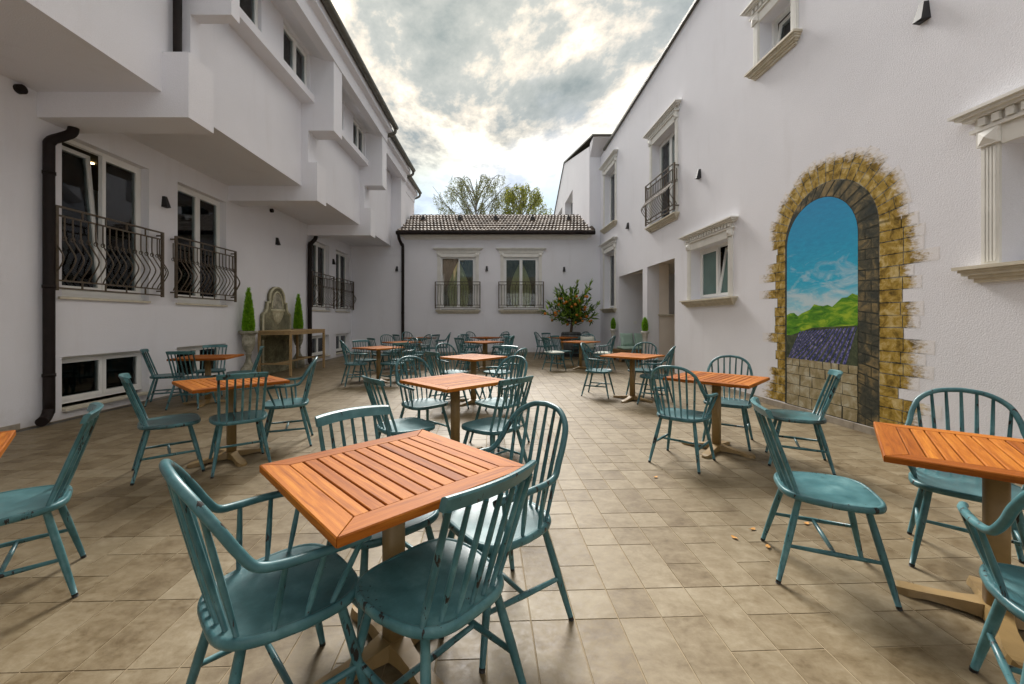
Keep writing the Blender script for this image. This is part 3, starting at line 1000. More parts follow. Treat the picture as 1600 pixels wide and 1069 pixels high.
# local wall frame (x right, y into wall) -> world: x along -Y, y along +X
g.v = [(p[1], -p[0], p[2]) for p in sub.v]; g.f = sub.f; g.t = sub.t; g.sm = sub.sm
g.quad([(0, 0, 7.9), (0, 10.6, 7.9), (0, 10.6, 8.0), (0, 6.3, 9.85), (0, 0, 8.1)])
g.quad([(0, 0, -0.02), (0.6, 0, -0.02), (0.6, 0, 8.1), (0, 0, 8.1)])
g.quad([(0, 10.6, 0), (6, 10.6, 0), (6, 10.6, 8.0), (0, 10.6, 8.0)])
g.build('wall', M['wall'], GW, fix=False)
s = MB()
s.prism([(0.0, 7.68), (-0.62, 8.16), (-0.62, 8.22), (0.0, 8.22)], lambda u, v, d: (d, u, v), 0.02, 1.2)
s.build('eave_soffit', M['wall'], GW)
s = MB()
s.prism([(-0.70, 8.215), (-0.70, 8.27), (6.3, 9.94), (10.75, 8.06), (10.75, 8.0), (6.3, 9.87)], lambda u, v, d: (d, u, v), -0.04, 6.0)
s.build('roof', M['gutter'], GW)
for a, b, c, d, e in gops:
    fr = MB()
    frame_ring(fr, -b, -a, c, d, 0.07, 0.30, 0.34)
    fr.v = [(p[1], p[0], p[2]) for p in fr.v]
    w_ = fr.build('window', M['pvc'], GW)
    pn = MB(); pn.box(0.315, 0.325, -b + 0.07, -a - 0.07, c + 0.07, d - 0.07)
    pn.build('pane', M['glass'], w_)
rm = MB(); rm.box(0.36, 4, 0.5, 10.4, 5.0, 7.85); rm.build('room_interior', M['room'], GW)

# ------------------------------------------------------------------ right building
RB = empty('right_building', (4.44, 0, 0), math.atan2(-1, -SK))
tag(RB, 'long white stucco building on the right with classical window surrounds', 'building')
RW = dict(  # name: (Y0, Y1, z0, z1)
    near=(2.12, 3.51, 1.81, 2.84), low=(7.46, 8.84, 1.75, 2.83), door=(9.56, 10.92, 3.82, 6.00),
    small=(5.92, 6.62, 5.42, 6.16), farhi=(14.03, 15.30, 4.72, 6.75), farlo=(14.10, 15.34, 1.74, 3.80))
ops = [(-b, -a, c, d, 0.26) for a, b, c, d in RW.values()]
P1 = (-13.66, -11.58, -0.03, 2.77, 0.02); P2 = (-11.26, -9.61, -0.03, 2.785, 0.02)
topf = lambda x: 7.7 + (15.2 + x) * 0.045
mb = MB()
wall_grid(mb, -15.92, 7, -0.02, 7.6, ops + [P1, P2], topfn=topf)
mb.build('wall', M['wall'], RB, fix=False)
cp = MB()
for a, b in ((-15.3, 7.0),):
    P = [(a, -0.07, topf(a) - 0.02), (b, -0.07, topf(b) - 0.02), (b, 0.3, topf(b) - 0.02), (a, 0.3, topf(a) - 0.02)]
    Q = [(p[0], p[1], p[2] + 0.07) for p in P]
    cp.add(P + Q, [(0, 3, 2, 1), (4, 5, 6, 7), (0, 1, 5, 4), (1, 2, 6, 5), (2, 3, 7, 6), (3, 0, 4, 7)])
cp.build('roof_edge_flashing', M['gutter'], RB)
cp = MB()
cp.quad([(-15.9, 0.001, topf(-15.9)), (7, 0.001, topf(7)), (7, 6, 10.5), (-15.9, 6, 10.5)])
cp.quad([(-15.9, 6, 0), (7, 6, 0), (7, 6, 10.5), (-15.9, 6, 10.5)])
cp.quad([(7, 0, 0), (7, 6, 0), (7, 6, 10.5), (7, 0, 8.6)])
cp.build('roof', M['rooftile'], RB, True, fix=False)
for nm, (a, b, c, d) in RW.items():
    tz = {'near': 3.20, 'low': 3.16, 'door': 6.35, 'small': 6.50, 'farhi': 7.09, 'farlo': 4.16}[nm]
    if nm == 'small':
        w_ = window(RB, -b, -a, c, d, 0.20, 1, tilt=0)
    elif nm == 'low':
        w_ = window(RB, -b, -a, c, d, 0.20, 2, tilt=1, pane='frost')
    elif nm == 'near':
        w_ = window(RB, -b, -a, c, d, 0.20, 2)
    else:
        w_ = window(RB, -b, -a, c, d, 0.20, 2)
    classical(w_, -b, -a, c, d, tz, sill_over=0.24 if nm in ('near', 'low') else 0.17)
    if nm not in ('low', 'small'):
        curtain(w_, -b + 0.05, -a - 0.05, c + 0.08, d - 0.05, 0.42, 1.0, 'curtain_cream', -1)
railing(RB, -11.08, -9.40, 3.90, 4.95, 0.11, 0.17, 15)
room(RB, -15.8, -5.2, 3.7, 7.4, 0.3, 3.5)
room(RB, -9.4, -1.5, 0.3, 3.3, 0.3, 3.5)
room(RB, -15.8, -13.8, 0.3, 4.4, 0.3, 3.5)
# recessed loggia behind the two passages
ng = MB()
ng.quad([(-13.66, 0.02, 0), (-13.66, 3.2, 0), (-13.66, 3.2, 2.9), (-13.66, 0.02, 2.9)])
ng.build('loggia_end_wall', M['wall'], RB, fix=False)
ng = MB()
ng.quad([(-13.66, 3.2, 0), (-9.4, 3.2, 0), (-9.4, 3.2, 2.9), (-13.66, 3.2, 2.9)])
ng.quad([(-9.4, 0.02, 0), (-9.4, 3.2, 0), (-9.4, 3.2, 2.9), (-9.4, 0.02, 2.9)])
ng.quad([(-13.66, 0.02, 2.88), (-9.4, 0.02, 2.88), (-9.4, 3.2, 2.88), (-13.66, 3.2, 2.88)])
ng.build('loggia_back_wall', M['niche'], RB, fix=False)
pr = MB()
pr.box(-11.57, -11.27, 0.021, 0.34, 0.0, 2.875)       # pier between the passages
pr.build('pier', M['wall'], RB)
hw = MB()
hw.box(-11.52, -11.30, 0.341, 3.19, 0.0, 1.44)
hw.box(-11.50, -11.28, 0.341, 0.62, 1.48, 2.87)
hw.build('half_wall', M['niche'], RB)
lg = MB(); lg.bbox(-11.56, -11.22, 0.30, 3.19, 1.445, 1.485, 0.004)
lg.build('ledge', M['stone_sill'], RB)
sw = MB(); sw.bbox(0, 0.012, -0.05, 0.05, -0.05, 0.05, 0.004)
sw.build('light_switch', M['pvc'], RB, loc=(-13.655, 0.55, 1.24))
sw = MB(); sw.bbox(0, 0.012, -0.012, 0.012, -0.03, 0.03, 0.003)
sw.build('key_plate', M['black'], RB, loc=(-11.295, 2.2, 0.75))
skirting(RB, -9.6, 4.0, 0.085)
skirting(RB, -15.8, -13.9, 0.085)

# ------------------------------------------------------------------ mural painted on the right wall
MU = empty('mural', (4.44, 0, 0), math.atan2(-1, -SK))
tag(MU, 'painted arched opening with blue sky and lavender field on right wall', 'mural')
M['p_sky'] = None
def sky_paint():
    m, t, b = new_mat('painted_sky')
    c = N(t, 'ShaderNodeTexCoord')
    s_ = N(t, 'ShaderNodeSeparateXYZ')
    t.links.new(c.outputs['Object'], s_.inputs[0])
    zz = math_node(t, 'MULTIPLY', math_node(t, 'SUBTRACT', s_.outputs[2], 1.35), 0.62)
    r = ramp(t, [(0.0, (0.30, 0.66, 0.76)), (0.30, (0.01, 0.40, 0.62)), (0.65, (0.0, 0.30, 0.545)), (1.0, (0.0, 0.24, 0.49))])
    t.links.new(zz, r.inputs[0])
    f = noise(t, 2.6, 7, 0.62, objvec(t, (1.0, 1, 2.4), 'Object'), 0.8)
    low_ = math_node(t, 'SUBTRACT', 1.12, zz)
    q = math_node(t, 'MULTIPLY', f, low_)
    r2 = ramp(t, [(0.36, (0, 0, 0)), (0.56, (0.8, 0.8, 0.8))])
    t.links.new(q, r2.inputs[0])
    br = noise(t, 9, 4, 0.6, objvec(t, (1, 1, 3), 'Object'), 0.5)
    r3 = ramp(t, [(0.3, (0.82, 0.86, 0.90)), (0.7, (1.12, 1.08, 1.04))])
    t.links.new(br, r3.inputs[0])
    cc = mixc(t, r2.outputs[0], mixc(t, 1.0, r.outputs[0], r3.outputs[0], 'MULTIPLY'), (0.60, 0.68, 0.72))
    t.links.new(cc, b.inputs['Base Color'])
    b.inputs['Roughness'].default_value = 0.8
    bump(t, b, noise(t, 110, 3, 0.65, posvec(t)), 0.5, 0.006)
    return m
M['p_sky'] = sky_paint()
M['p_hill'] = paint('painted_hill', [(0.30, (0.02, 0.09, 0.008)), (0.46, (0.09, 0.27, 0.012)), (0.62, (0.36, 0.50, 0.03))], (1, 1, 3.2), 3.5)
M['p_lav'] = paint('painted_lavender', [(0.34, (0.015, 0.025, 0.07)), (0.48, (0.06, 0.07, 0.22)), (0.60, (0.20, 0.18, 0.40)), (0.70, (0.50, 0.48, 0.62))], (1, 1, 1), 30, 4)
M['p_soil'] = paint('painted_soil', [(0.3, (0.02, 0.03, 0.02)), (0.7, (0.10, 0.12, 0.06))], (1, 1, 1), 12)
M['p_stone'] = paint('painted_pale_stone', [(0.3, (0.21, 0.17, 0.08)), (0.5, (0.34, 0.28, 0.16)), (0.7, (0.50, 0.47, 0.36))], (1, 1, 1), 7)
M['p_mortar'] = paint('painted_mortar', [(0.3, (0.012, 0.016, 0.014)), (0.7, (0.07, 0.07, 0.05))], (1, 1, 1), 8)
M['p_dark'] = paint('painted_shaded_brick', [(0.3, (0.014, 0.024, 0.026)), (0.48, (0.075, 0.07, 0.046)), (0.64, (0.26, 0.19, 0.085))], (1, 1, 1), 5)
def brick_paint(dark=False):
    m, t, b = new_mat('painted_joint' if dark else 'painted_ochre_brick')
    a = N(t, 'ShaderNodeAttribute', attribute_name='edge')
    f = noise(t, 9, 6, 0.65, posvec(t), 0.6)
    r = ramp(t, [(0.26, (0.05, 0.034, 0.008)), (0.38, (0.19, 0.12, 0.018)), (0.52, (0.40, 0.265, 0.050)), (0.72, (0.66, 0.54, 0.28))])
    if dark:
        r = ramp(t, [(0.42, (0.035, 0.035, 0.025)), (0.60, (0.30, 0.28, 0.22))])
    t.links.new(f, r.inputs[0])
    n_ = noise(t, 16, 5, 0.7, posvec(t, (1, 1, 2.5)))
    e = math_node(t, 'ADD', a.outputs['Fac'], math_node(t, 'MULTIPLY', math_node(t, 'SUBTRACT', n_, 0.5), 1.15))
    r2 = ramp(t, [(0.52, (0, 0, 0)), (0.88, (1, 1, 1))])
    t.links.new(e, r2.inputs[0])
    t.links.new(mixc(t, r2.outputs[0], r.outputs[0], (0.79, 0.77, 0.78)), b.inputs['Base Color'])
    b.inputs['Roughness'].default_value = 0.85
    b.inputs['Specular IOR Level'].default_value = 0.2
    bump(t, b, noise(t, 110, 3, 0.65, posvec(t)), 0.5, 0.006)
    return m
M['p_brick'] = brick_paint()
M['p_joint'] = brick_paint(True)
def mflat(name, pts, mat, lay, parent=MU, edge=None):
    # polygon of (Y, z) painted on the wall, a few millimetres of paint per layer
    mb = MB()
    a = [(-y, -0.0006 * lay, z) for y, z in pts]
    c = [(-y, -0.0006 * lay + 0.0005, z) for y, z in pts]
    n = len(a)
    mb.add(a + c, [tuple(range(n))] + [(i, (i + 1) % n, (i + 1) % n + n, i + n) for i in range(n)])
    me = mb.mesh(name, M[mat])
    fix_normals(me)
    if edge is not None:
        at = me.attributes.new('edge', 'FLOAT', 'POINT')
        at.data.foreach_set('value', list(edge) + list(edge))
    return place(name, me, parent)
CY, CR, CZ = 5.33, 0.725, 2.40       # face of the painted arch
SY, SR, SZ = 5.445, 0.575, 2.37      # opening seen through it
arc = lambda cy, r, cz, n=24, a0=0, a1=math.pi: [(cy + r * math.cos(a0 + (a1 - a0) * i / n), cz + r * math.sin(a0 + (a1 - a0) * i / n)) for i in range(n + 1)]
mflat('painted_jamb', [(CY - CR, 0.09), (CY + CR, 0.09)] + arc(CY, CR, CZ), 'p_mortar', 1)
mflat('painted_sky', [(SY - SR, 1.3), (SY + SR, 1.3)] + arc(SY, SR, SZ), 'p_sky', 2)
hill = [(SY - SR + 2 * SR * i / 16, 1.62 - 0.24 * (i / 16) + 0.035 * math.sin(i * 0.9) + 0.02 * math.sin(i * 2.3)) for i in range(17)]
mflat('painted_hill', [(SY - SR, 1.15), ] + hill + [(SY + SR, 1.1)], 'p_hill', 3)
mflat('painted_field', [(SY - SR, 0.74), (SY - SR, 1.26), (SY + 0.1, 1.22), (SY + SR, 1.08), (SY + SR, 0.74)], 'p_soil', 4)
for k in range(17):
    u0 = -1.25 + k * 0.155
    yb = SY + SR * (u0 + 0.55); yt = SY + SR * (u0 * 0.62 - 0.25)
    lim = lambda y: max(SY - SR + 0.01, min(SY + SR - 0.01, y))
    zt = 1.24 - 0.10 * max(0, (yt - SY + SR) / (2 * SR))
    p = [(lim(yb), 0.745), (lim(yb + 0.05), 0.745), (lim(yt + 0.03), zt), (lim(yt), zt)]
    if abs(p[0][0] - p[1][0]) < 0.005 and abs(p[2][0] - p[3][0]) < 0.005: continue
    mflat('lavender_row', p, 'p_lav', 5)
mflat('painted_parapet', [(SY - SR, 0.09), (SY - SR, 0.775), (SY, 0.765), (SY + SR, 0.765), (SY + SR, 0.09)], 'p_mortar', 6)
mr = random.Random(3)
zrow = [0.095, 0.25, 0.40, 0.545, 0.67, 0.775]
for j in range(5):
    n = 5 if j < 4 else 9
    cuts = [0] + sorted([(i + 0.5 * (mr.random() - 0.5) * 0.6) / n for i in range(1, n)]) + [1]
    for i in range(n):
        a = SY - SR + 2 * SR * cuts[i] + 0.005; b = SY - SR + 2 * SR * cuts[i + 1] - 0.005
        q = lambda: (mr.random() - 0.5) * 0.016
        mflat('painted_stone', [(a + q(), zrow[j] + 0.004), (b + q(), zrow[j] + 0.004), (b + q(), zrow[j + 1] - 0.004 + q() * .3), (a + q(), zrow[j + 1] - 0.004 + q() * .3)], 'p_stone', 7)
# shaded bricks of the reveal (right side, then round the crown)
nz = 19
for j in range(nz):
    z0 = 0.10 + j * 0.121
    cut = 0.5 + (0.14 if j % 2 else -0.14)
    for a, b in ((0, cut), (cut, 1)):
        y0 = SY - SR - (SY - SR - (CY - CR)) * a; y1 = SY - SR - (SY - SR - (CY - CR)) * b
        s0 = -0.10 * (1 - 0.9 * min(1, z0 / 1.9)) * (a); s1 = -0.10 * (1 - 0.9 * min(1, z0 / 1.9)) * b
        mflat('shaded_brick', [(y0 - .006, max(.09, z0 + s0 + .006)), (y1 + .006, max(.09, z0 + s1 + .006)), (y1 + .006, max(.1, z0 + s1 + .111)), (y0 - .006, max(.1, z0 + s0 + .111))], 'p_dark', 3)
for k in range(13):
    t0 = math.pi * k / 16 + 0.02; t1 = math.pi * (k + 1) / 16 - 0.02
    f = lambda cy, r, cz, t: (cy - r * math.cos(t), cz + r * math.sin(t))
    mflat('shaded_brick', [f(SY, SR + .01, SZ, t0), f(CY, CR - .006, CZ, t0), f(CY, CR - .006, CZ, t1), f(SY, SR + .01, SZ, t1)], 'p_dark', 3)
# ochre face bricks
def fbrick(p, e, jp=None):
    cx = sum(q[0] for q in p) / 4; cz = sum(q[1] for q in p) / 4
    grow = lambda v, c, k: v + math.copysign(k, v - c)
    mflat('painted_joint', jp or [(grow(y, cx, 0.009), grow(z_, cz, 0.009)) for y, z_ in p], 'p_joint', 1.4, edge=e)
    mflat('painted_brick', p, 'p_brick', 2.6, edge=e)
j = 0; z = 0.10
while z < 2.36:
    hgt = 0.112 + mr.random() * 0.03
    for side in (-1, 1):
        y0 = CY + side * CR
        L1 = (0.21 if side < 0 else 0.15) + mr.random() * 0.07
        L2 = L1 + 0.14 + mr.random() * 0.24
        j_ = 0.006
        q = lambda: (mr.random() - 0.5) * 0.012
        fbrick([(y0 + side * .006, z + j_), (y0 + side * (L1 - .006), z + j_ + q()), (y0 + side * (L1 - .006), z + hgt + q()), (y0 + side * .006, z + hgt)], [0, .38, .38, 0])
        if mr.random() < (0.75 if side < 0 else 0.5):
            fbrick([(y0 + side * (L1 + .004), z + j_), (y0 + side * L2, z + j_ + q()), (y0 + side * L2, z + hgt + q()), (y0 + side * (L1 + .004), z + hgt)], [.35, 1.05, 1.05, .35])
    z += hgt + 0.006
for k in range(22):
    t0 = math.pi * k / 22 + 0.008; t1 = math.pi * (k + 1) / 22 - 0.008
    L1 = CR + (0.19 if k % 2 else 0.12); L2 = CR + 0.29 + mr.random() * 0.11
    f = lambda r, t: (CY - r * math.cos(t), CZ + r * math.sin(t))
    u0, u1 = math.pi * k / 22, math.pi * (k + 1) / 22
    fbrick([f(CR + .005, t0), f(CR + .005, t1), f(L1, t1), f(L1, t0)], [0, 0, .3, .3], [f(CR - .004, u0), f(CR - .004, u1), f(L1 + .004, u1), f(L1 + .004, u0)])
    fbrick([f(L1 + .008, t0), f(L1 + .008, t1), f(L2, t1), f(L2, t0)], [.25, .25, .95, .95], [f(L1 + .004, u0), f(L1 + .004, u1), f(L2 + .01, u1), f(L2 + .01, u0)])

# ------------------------------------------------------------------ wall lamps
def wall_lamp(loc, rz, label):
    e = empty('wall_lamp', loc, rz)
    b = MB()
    b.add([(-0.045, 0, 0.11), (0.045, 0, 0.11), (0.03, -0.05, 0.11), (-0.03, -0.05, 0.11),
           (-0.07, 0, -0.11), (0.07, 0, -0.11), (0.055, -0.115, -0.11), (-0.055, -0.115, -0.11)],
          [(0, 3, 2, 1), (4, 5, 6, 7), (0, 1, 5, 4), (1, 2, 6, 5), (2, 3, 7, 6), (3, 0, 4, 7)])
    b.build('lamp_housing', M['lamp'], e)
    l = MB(); l.lathe([(0.0, -0.112), (0.035, -0.112), (0.035, -0.108)], 12, c=(0, -0.06, 0))
    l.build('lamp_lens', M['black'], e)
    e.scale = (0.8, 0.8, 0.85)
    tag(e, label, 'wall lamp', 'black wall lamps around the courtyard')
LZ = R(90)
wall_lamp((-5.85, 7.06, 3.37), LZ, 'black wall lamp between the two nearest left french windows')
wall_lamp((-5.85, 10.6, 3.37), LZ, 'black wall lamp on left wall above the stone fountain')
wall_lamp((-5.85, 14.15, 3.35), LZ, 'black wall lamp between the two far left french windows')
wall_lamp((-4.07, 15.9, 3.32), 0, 'small black wall lamp just left of the back corner downpipe')
wall_lamp((-0.56, 15.9, 3.33), 0, 'small black wall lamp between the two back wall windows')
wall_lamp((2.46, 15.9, 3.30), 0, 'small black wall lamp above the orange tree')
RZ = math.atan2(-1, -SK)
rwp = lambda Y, z: (4.44 + SK * Y, Y, z)
wall_lamp(rwp(8.47, 4.36), RZ, 'black wall lamp above the low right window with open sash')
wall_lamp(rwp(12.73, 4.27), RZ, 'black wall lamp above the loggia passages on the right wall')
wall_lamp(rwp(4.12, 4.44), RZ, 'large black wall lamp high on right wall at top edge')

# ------------------------------------------------------------------ tables
TS = 0.77; TT = 0.742
def table_mesh():
    d = {}
    fw = 0.085; h = TS / 2; zt = TT; th = 0.028
    mb = MB()
    b = 0.004
    p = [(-h, -h), (h, -h), (h - fw, -h + fw), (-h + fw, -h + fw)]
    g = 0.0012
    poly = [(-h + g * 1.5, -h), (h - g * 1.5, -h), (h - fw - g, -h + fw), (-h + fw + g, -h + fw)]
    bot = [(x, y, zt - th) for x, y in poly]
    mid = [(x, y, zt - b) for x, y in poly]
    ins = [(poly[0][0] + b * 1.2, poly[0][1] + b), (poly[1][0] - b * 1.2, poly[1][1] + b), (poly[2][0] - .0015, poly[2][1] - .001), (poly[3][0] + .0015, poly[3][1] - .001)]
    top = [(x, y, zt) for x, y in ins]
    F = [(3, 2, 1, 0), (8, 9, 10, 11)]
    for i in range(4):
        k = (i + 1) % 4
        F += [(i, k, k + 4, i + 4), (i + 4, k + 4, k + 8, i + 8)]
    mb.add(bot + mid + top, F)
    d['frame_board'] = mb.mesh('frame_board', M['wood'])
    inner = TS - 2 * fw
    n = 11; p = inner / n
    mb = MB()
    mb.bbox(-inner / 2 + 0.001, inner / 2 - 0.001, -p / 2 + 0.0034, p / 2 - 0.0034, zt - 0.022, zt - 0.0006, 0.0022)
    d['slat'] = mb.mesh('slat', M['wood']); d['n'] = n; d['p'] = p
    mb = MB()
    for s in (-1, 1):
        mb.box(-0.30, 0.30, s * 0.2 - 0.025, s * 0.2 + 0.025, zt - 0.046, zt - 0.029)
    mb.box(-0.16, 0.16, -0.16, 0.16, zt - 0.058, zt - 0.0465)
    d['under_frame'] = mb.mesh('under_frame', M['tan'])
    mb = MB()
    sq = [(math.copysign(abs(math.cos(t)) ** 0.55, math.cos(t)) * 0.039, math.copysign(abs(math.sin(t)) ** 0.55, math.sin(t)) * 0.039) for t in [2 * math.pi * k / 24 for k in range(24)]]
    mb.prism(sq, lambda u, v, q: (u, v, q), 0.05, zt - 0.058, True)
    me = mb.mesh('column', M['tan'])
    d['column'] = me
    # cast foot: widening arm with a rounded toe
    mb = MB()
    prof = [(0.0, 0.052, 0.072), (0.05, 0.050, 0.068), (0.10, 0.040, 0.058), (0.16, 0.036, 0.048), (0.22, 0.040, 0.040), (0.28, 0.045, 0.034), (0.315, 0.040, 0.030), (0.335, 0.028, 0.025), (0.345, 0.012, 0.018)]
    P = []
    for x, wv, hv in prof:
        zb = 0.0 if (x < 0.01 or x > 0.24) else 0.012
        P += [(x, -wv, zb), (x, wv, zb), (x, wv * 0.8, hv), (x, -wv * 0.8, hv)]
    F = [(0, 3, 2, 1)]
    for i in range(len(prof) - 1):
        a = i * 4
        for k in range(4):
            F.append((a + k, a + (k + 1) % 4, a + 4 + (k + 1) % 4, a + 4 + k))
    e = (len(prof) - 1) * 4
    F.append((e, e + 1, e + 2, e + 3))
    mb.add(P, F)
    d['foot'] = mb.mesh('foot', M['tan'])
    for k in ('frame_board', 'under_frame', 'column', 'foot'):
        fix_normals(d[k])
    return d
TM = table_mesh()
TG = 'square slatted wooden tables across the courtyard'
def table(x, y, rot, label, turn=0):
    e = empty('dining_table', (x, y, 0), R(rot))
    tag(e, label, 'table', TG)
    for k in range(4):
        place('frame_board', TM['frame_board'], e, rot=(0, 0, R(90 * k)))
    for k in range(TM['n']):
        off = (k - (TM['n'] - 1) / 2) * TM['p']
        if turn:
            place('slat', TM['slat'], e, (off, 0, 0), (0, 0, R(90)))
        else:
            place('slat', TM['slat'], e, (0, off, 0))
    place('under_frame', TM['under_frame'], e)
    place('column', TM['column'], e)
    for k in range(4):
        place('foot', TM['foot'], e, rot=(0, 0, R(90 * k)))
    return e
TB = [
    (-0.43, 1.63, 44, 'large slatted wooden table nearest the camera, centre foreground', 1),
    (-0.445, 3.95, 44, 'slatted wooden table directly behind the foreground table', 0),
    (-0.44, 6.5, 51, 'slatted wooden table third from the camera in the middle row', 0),
    (2.19, 4.14, 45, 'slatted wooden table beside the painted arch mural', 0),
    (2.18, 6.76, 46, 'slatted wooden table in front of the loggia half wall', 0),
    (-2.59, 3.91, 49, 'slatted wooden table in left foreground before the fountain', 1),
    (-2.62, 8.7, 56, 'slatted wooden table standing right of the console table', 0),
    (2.19, 1.80, 50, 'slatted wooden table cut off by the right edge', 0),
    (-2.58, 1.62, 45, 'slatted wooden table of which only a corner shows at left edge', 0),
    (-4.68, 6.5, 14, 'slatted wooden table against the left wall by the urn planter', 0),
    (-2.64, 10.85, 45, 'slatted wooden table second from the back in left row', 0),
    (-2.68, 13.4, 45, 'slatted wooden table nearest the back corner downpipe', 0),
    (-0.46, 11.0, 45, 'slatted wooden table second from the back in middle row', 0),
    (-0.50, 13.7, 45, 'farthest slatted wooden table in middle row, by back wall', 0),
    (2.17, 11.1, 45, 'slatted wooden table one row in front of the orange tree', 0),
    (2.05, 13.7, 45, 'slatted wooden table right beside the orange tree planter', 0),
]
for t_ in TB:
    table(*t_)

# ------------------------------------------------------------------ chairs
def seat_mesh():
    mb = MB()
    n = 44
    def ring(k, z):
        P = []
        for i in range(n):
            t = 2 * math.pi * i / n
            c, s = math.cos(t), math.sin(t)
            e = 0.56
            x = math.copysign(abs(c) ** e, c); y = math.copysign(abs(s) ** e, s)
            wx = 0.226 - 0.032 * max(0, -y) + 0.006 * y
            P.append((x * wx * k, y * 0.216 * k + 0.006, z))
        return P
    levels = [(0.93, 0.412), (0.985, 0.417), (1.0, 0.428), (0.995, 0.438), (0.98, 0.4455), (0.955, 0.4475), (0.935, 0.4470), (0.925, 0.4445), (0.905, 0.4445), (0.72, 0.441), (0.40, 0.4385), (0.08, 0.438)]
    P = []
    for k, z in levels:
        P += ring(k, z)
    F = [tuple(range(n))[::-1]]
    for j in range(len(levels) - 1):
        for i in range(n):
            F.append((j * n + i, j * n + (i + 1) % n, (j + 1) * n + (i + 1) % n, (j + 1) * n + i))
    F.append(tuple((len(levels) - 1) * n + i for i in range(n)))
    mb.add(P, F, True)
    return mb.mesh('seat', M['teal_seat'])
CM = {'seat': seat_mesh()}
def leg_mesh(sy):
    mb = MB()
    top = Vector((0.145, 0.135 * sy, 0.425)); bot = Vector((0.215, (0.225 if sy > 0 else 0.235) * sy, 0.016))
    pts = [top.lerp(bot, t) for t in (0, 0.25, 0.5, 0.75, 1)]
    mb.tube(pts, [0.0142, 0.0160, 0.0165, 0.0142, 0.0115], 10)
    m2 = MB()
    d = (bot - top).normalized()
    m2.tube([bot + d * 0.0005, bot + d * 0.0165], [0.0122, 0.0115], 10)
    return mb.mesh('leg', M['teal']), m2.mesh('foot_cap', M['black'])
CM['leg_f'], CM['cap_f'] = leg_mesh(1)
CM['leg_b'], CM['cap_b'] = leg_mesh(-1)
mb = MB(); mb.tube([(0.187, 0.185, 0.185), (0.187, 0, 0.185), (0.187, -0.192, 0.185)], [0.009, 0.0125, 0.009], 8)
CM['side_str'] = mb.mesh('stretcher', M['teal'])
mb = MB(); mb.tube([(-0.187, 0, 0.185), (0, 0, 0.185), (0.187, 0, 0.185)], [0.009, 0.0115, 0.009], 8)
CM['cross_str'] = mb.mesh('cross_stretcher', M['teal'])
# comb back
def comb_parts():
    out = []
    n = 24
    mb = MB()
    P = []
    for i in range(n + 1):
        u = -1 + 2 * i / n
        x = 0.190 * u
        yc = -0.306 + 0.036 * u * u
        hz = 0.024 * (1 - 0.05 * u ** 8)
        th = 0.0105
        zc = 0.842 + 0.006 * (1 - u * u)
        lean = 0.010
        P += [(x, yc - th + lean, zc - hz), (x, yc + th + lean, zc - hz), (x, yc + th - lean * 0.4, zc + hz * 0.75), (x, yc + th * 0.3 - lean, zc + hz), (x, yc - th * 0.6 - lean, zc + hz), (x, yc - th - lean, zc + hz * 0.75)]
    F = [(0, 1, 2, 3, 4, 5), tuple(n * 6 + k for k in (5, 4, 3, 2, 1, 0))]
    for i in range(n):
        for k in range(6):
            F.append((i * 6 + k, (i + 1) * 6 + k, (i + 1) * 6 + (k + 1) % 6, i * 6 + (k + 1) % 6))
    mb.add(P, F, False)
    me = mb.mesh('top_rail', M['teal']); fix_normals(me)
    out.append(('top_rail', me))
    for i in range(7):
        u = -1 + 2 * i / 6
        a = Vector((0.163 * u, -0.178 + 0.035 * u * u, 0.438)); b = Vector((0.174 * u, -0.303 + 0.036 * u * u * 0.84, 0.822))
        s = MB(); edge = abs(u) > 0.99
        s.tube([a, a.lerp(b, 0.3), a.lerp(b, 0.65), b], [0.0075, 0.0098, 0.0092, 0.0078] if not edge else [0.0098, 0.0118, 0.0112, 0.010], 8)
        out.append(('spindle', s.mesh('spindle', M['teal'])))
    return out
CM['comb'] = comb_parts()
HOOP = [(0.246, 0.195, 0.632), (0.262, 0.115, 0.643), (0.262, 0.02, 0.649), (0.252, -0.065, 0.652), (0.236, -0.125, 0.664), (0.218, -0.163, 0.712), (0.205, -0.200, 0.775), (0.172, -0.246, 0.848), (0.096, -0.280, 0.897), (0.0, -0.290, 0.911)]
def bow_parts():
    out = []
    half = crom(HOOP, 5)
    full = half + [Vector((-p.x, p.y, p.z)) for p in half[-2::-1]]
    m = len(full)
    rad = []
    for i in range(m):
        t = min(i, m - 1 - i)
        rad.append(0.0115 if t == 0 else 0.0138)
    mb = MB(); mb.tube(full, rad, 10)
    out.append(('bow_rail', mb.mesh('bow_rail', M['teal'])))
    top = half[20:]
    def hoop_at(x):
        best = min(half[17:], key=lambda p: abs(p.x - abs(x)))
        return Vector((x, best.y, best.z))
    for i in range(7):
        u = -1 + 2 * i / 6
        a = Vector((0.150 * u, -0.180 + 0.03 * u * u, 0.438))
        b = hoop_at(0.182 * u)
        s = MB(); s.tube([a, a.lerp(b, 0.35), a.lerp(b, 0.7), b], [0.0072, 0.0095, 0.0088, 0.007], 8)
        out.append(('spindle', s.mesh('spindle', M['teal'])))
    for sx in (-1, 1):
        for (sa, ya, za) in ((0.125, 0.160, 0.638), (0.025, 0.050, 0.648), (-0.095, -0.055, 0.652)):
            a = Vector((sx * 0.196, sa * 0.75, 0.438)); b = Vector((sx * (0.262 if ya > -0.05 else 0.252), ya, za - 0.003))
            s = MB(); s.tube([a, a.lerp(b, 0.4), b], [0.0078, 0.0105, 0.008], 8)
            out.append(('arm_post', s.mesh('arm_post', M['teal'])))
    return out
CM['bow'] = bow_parts()
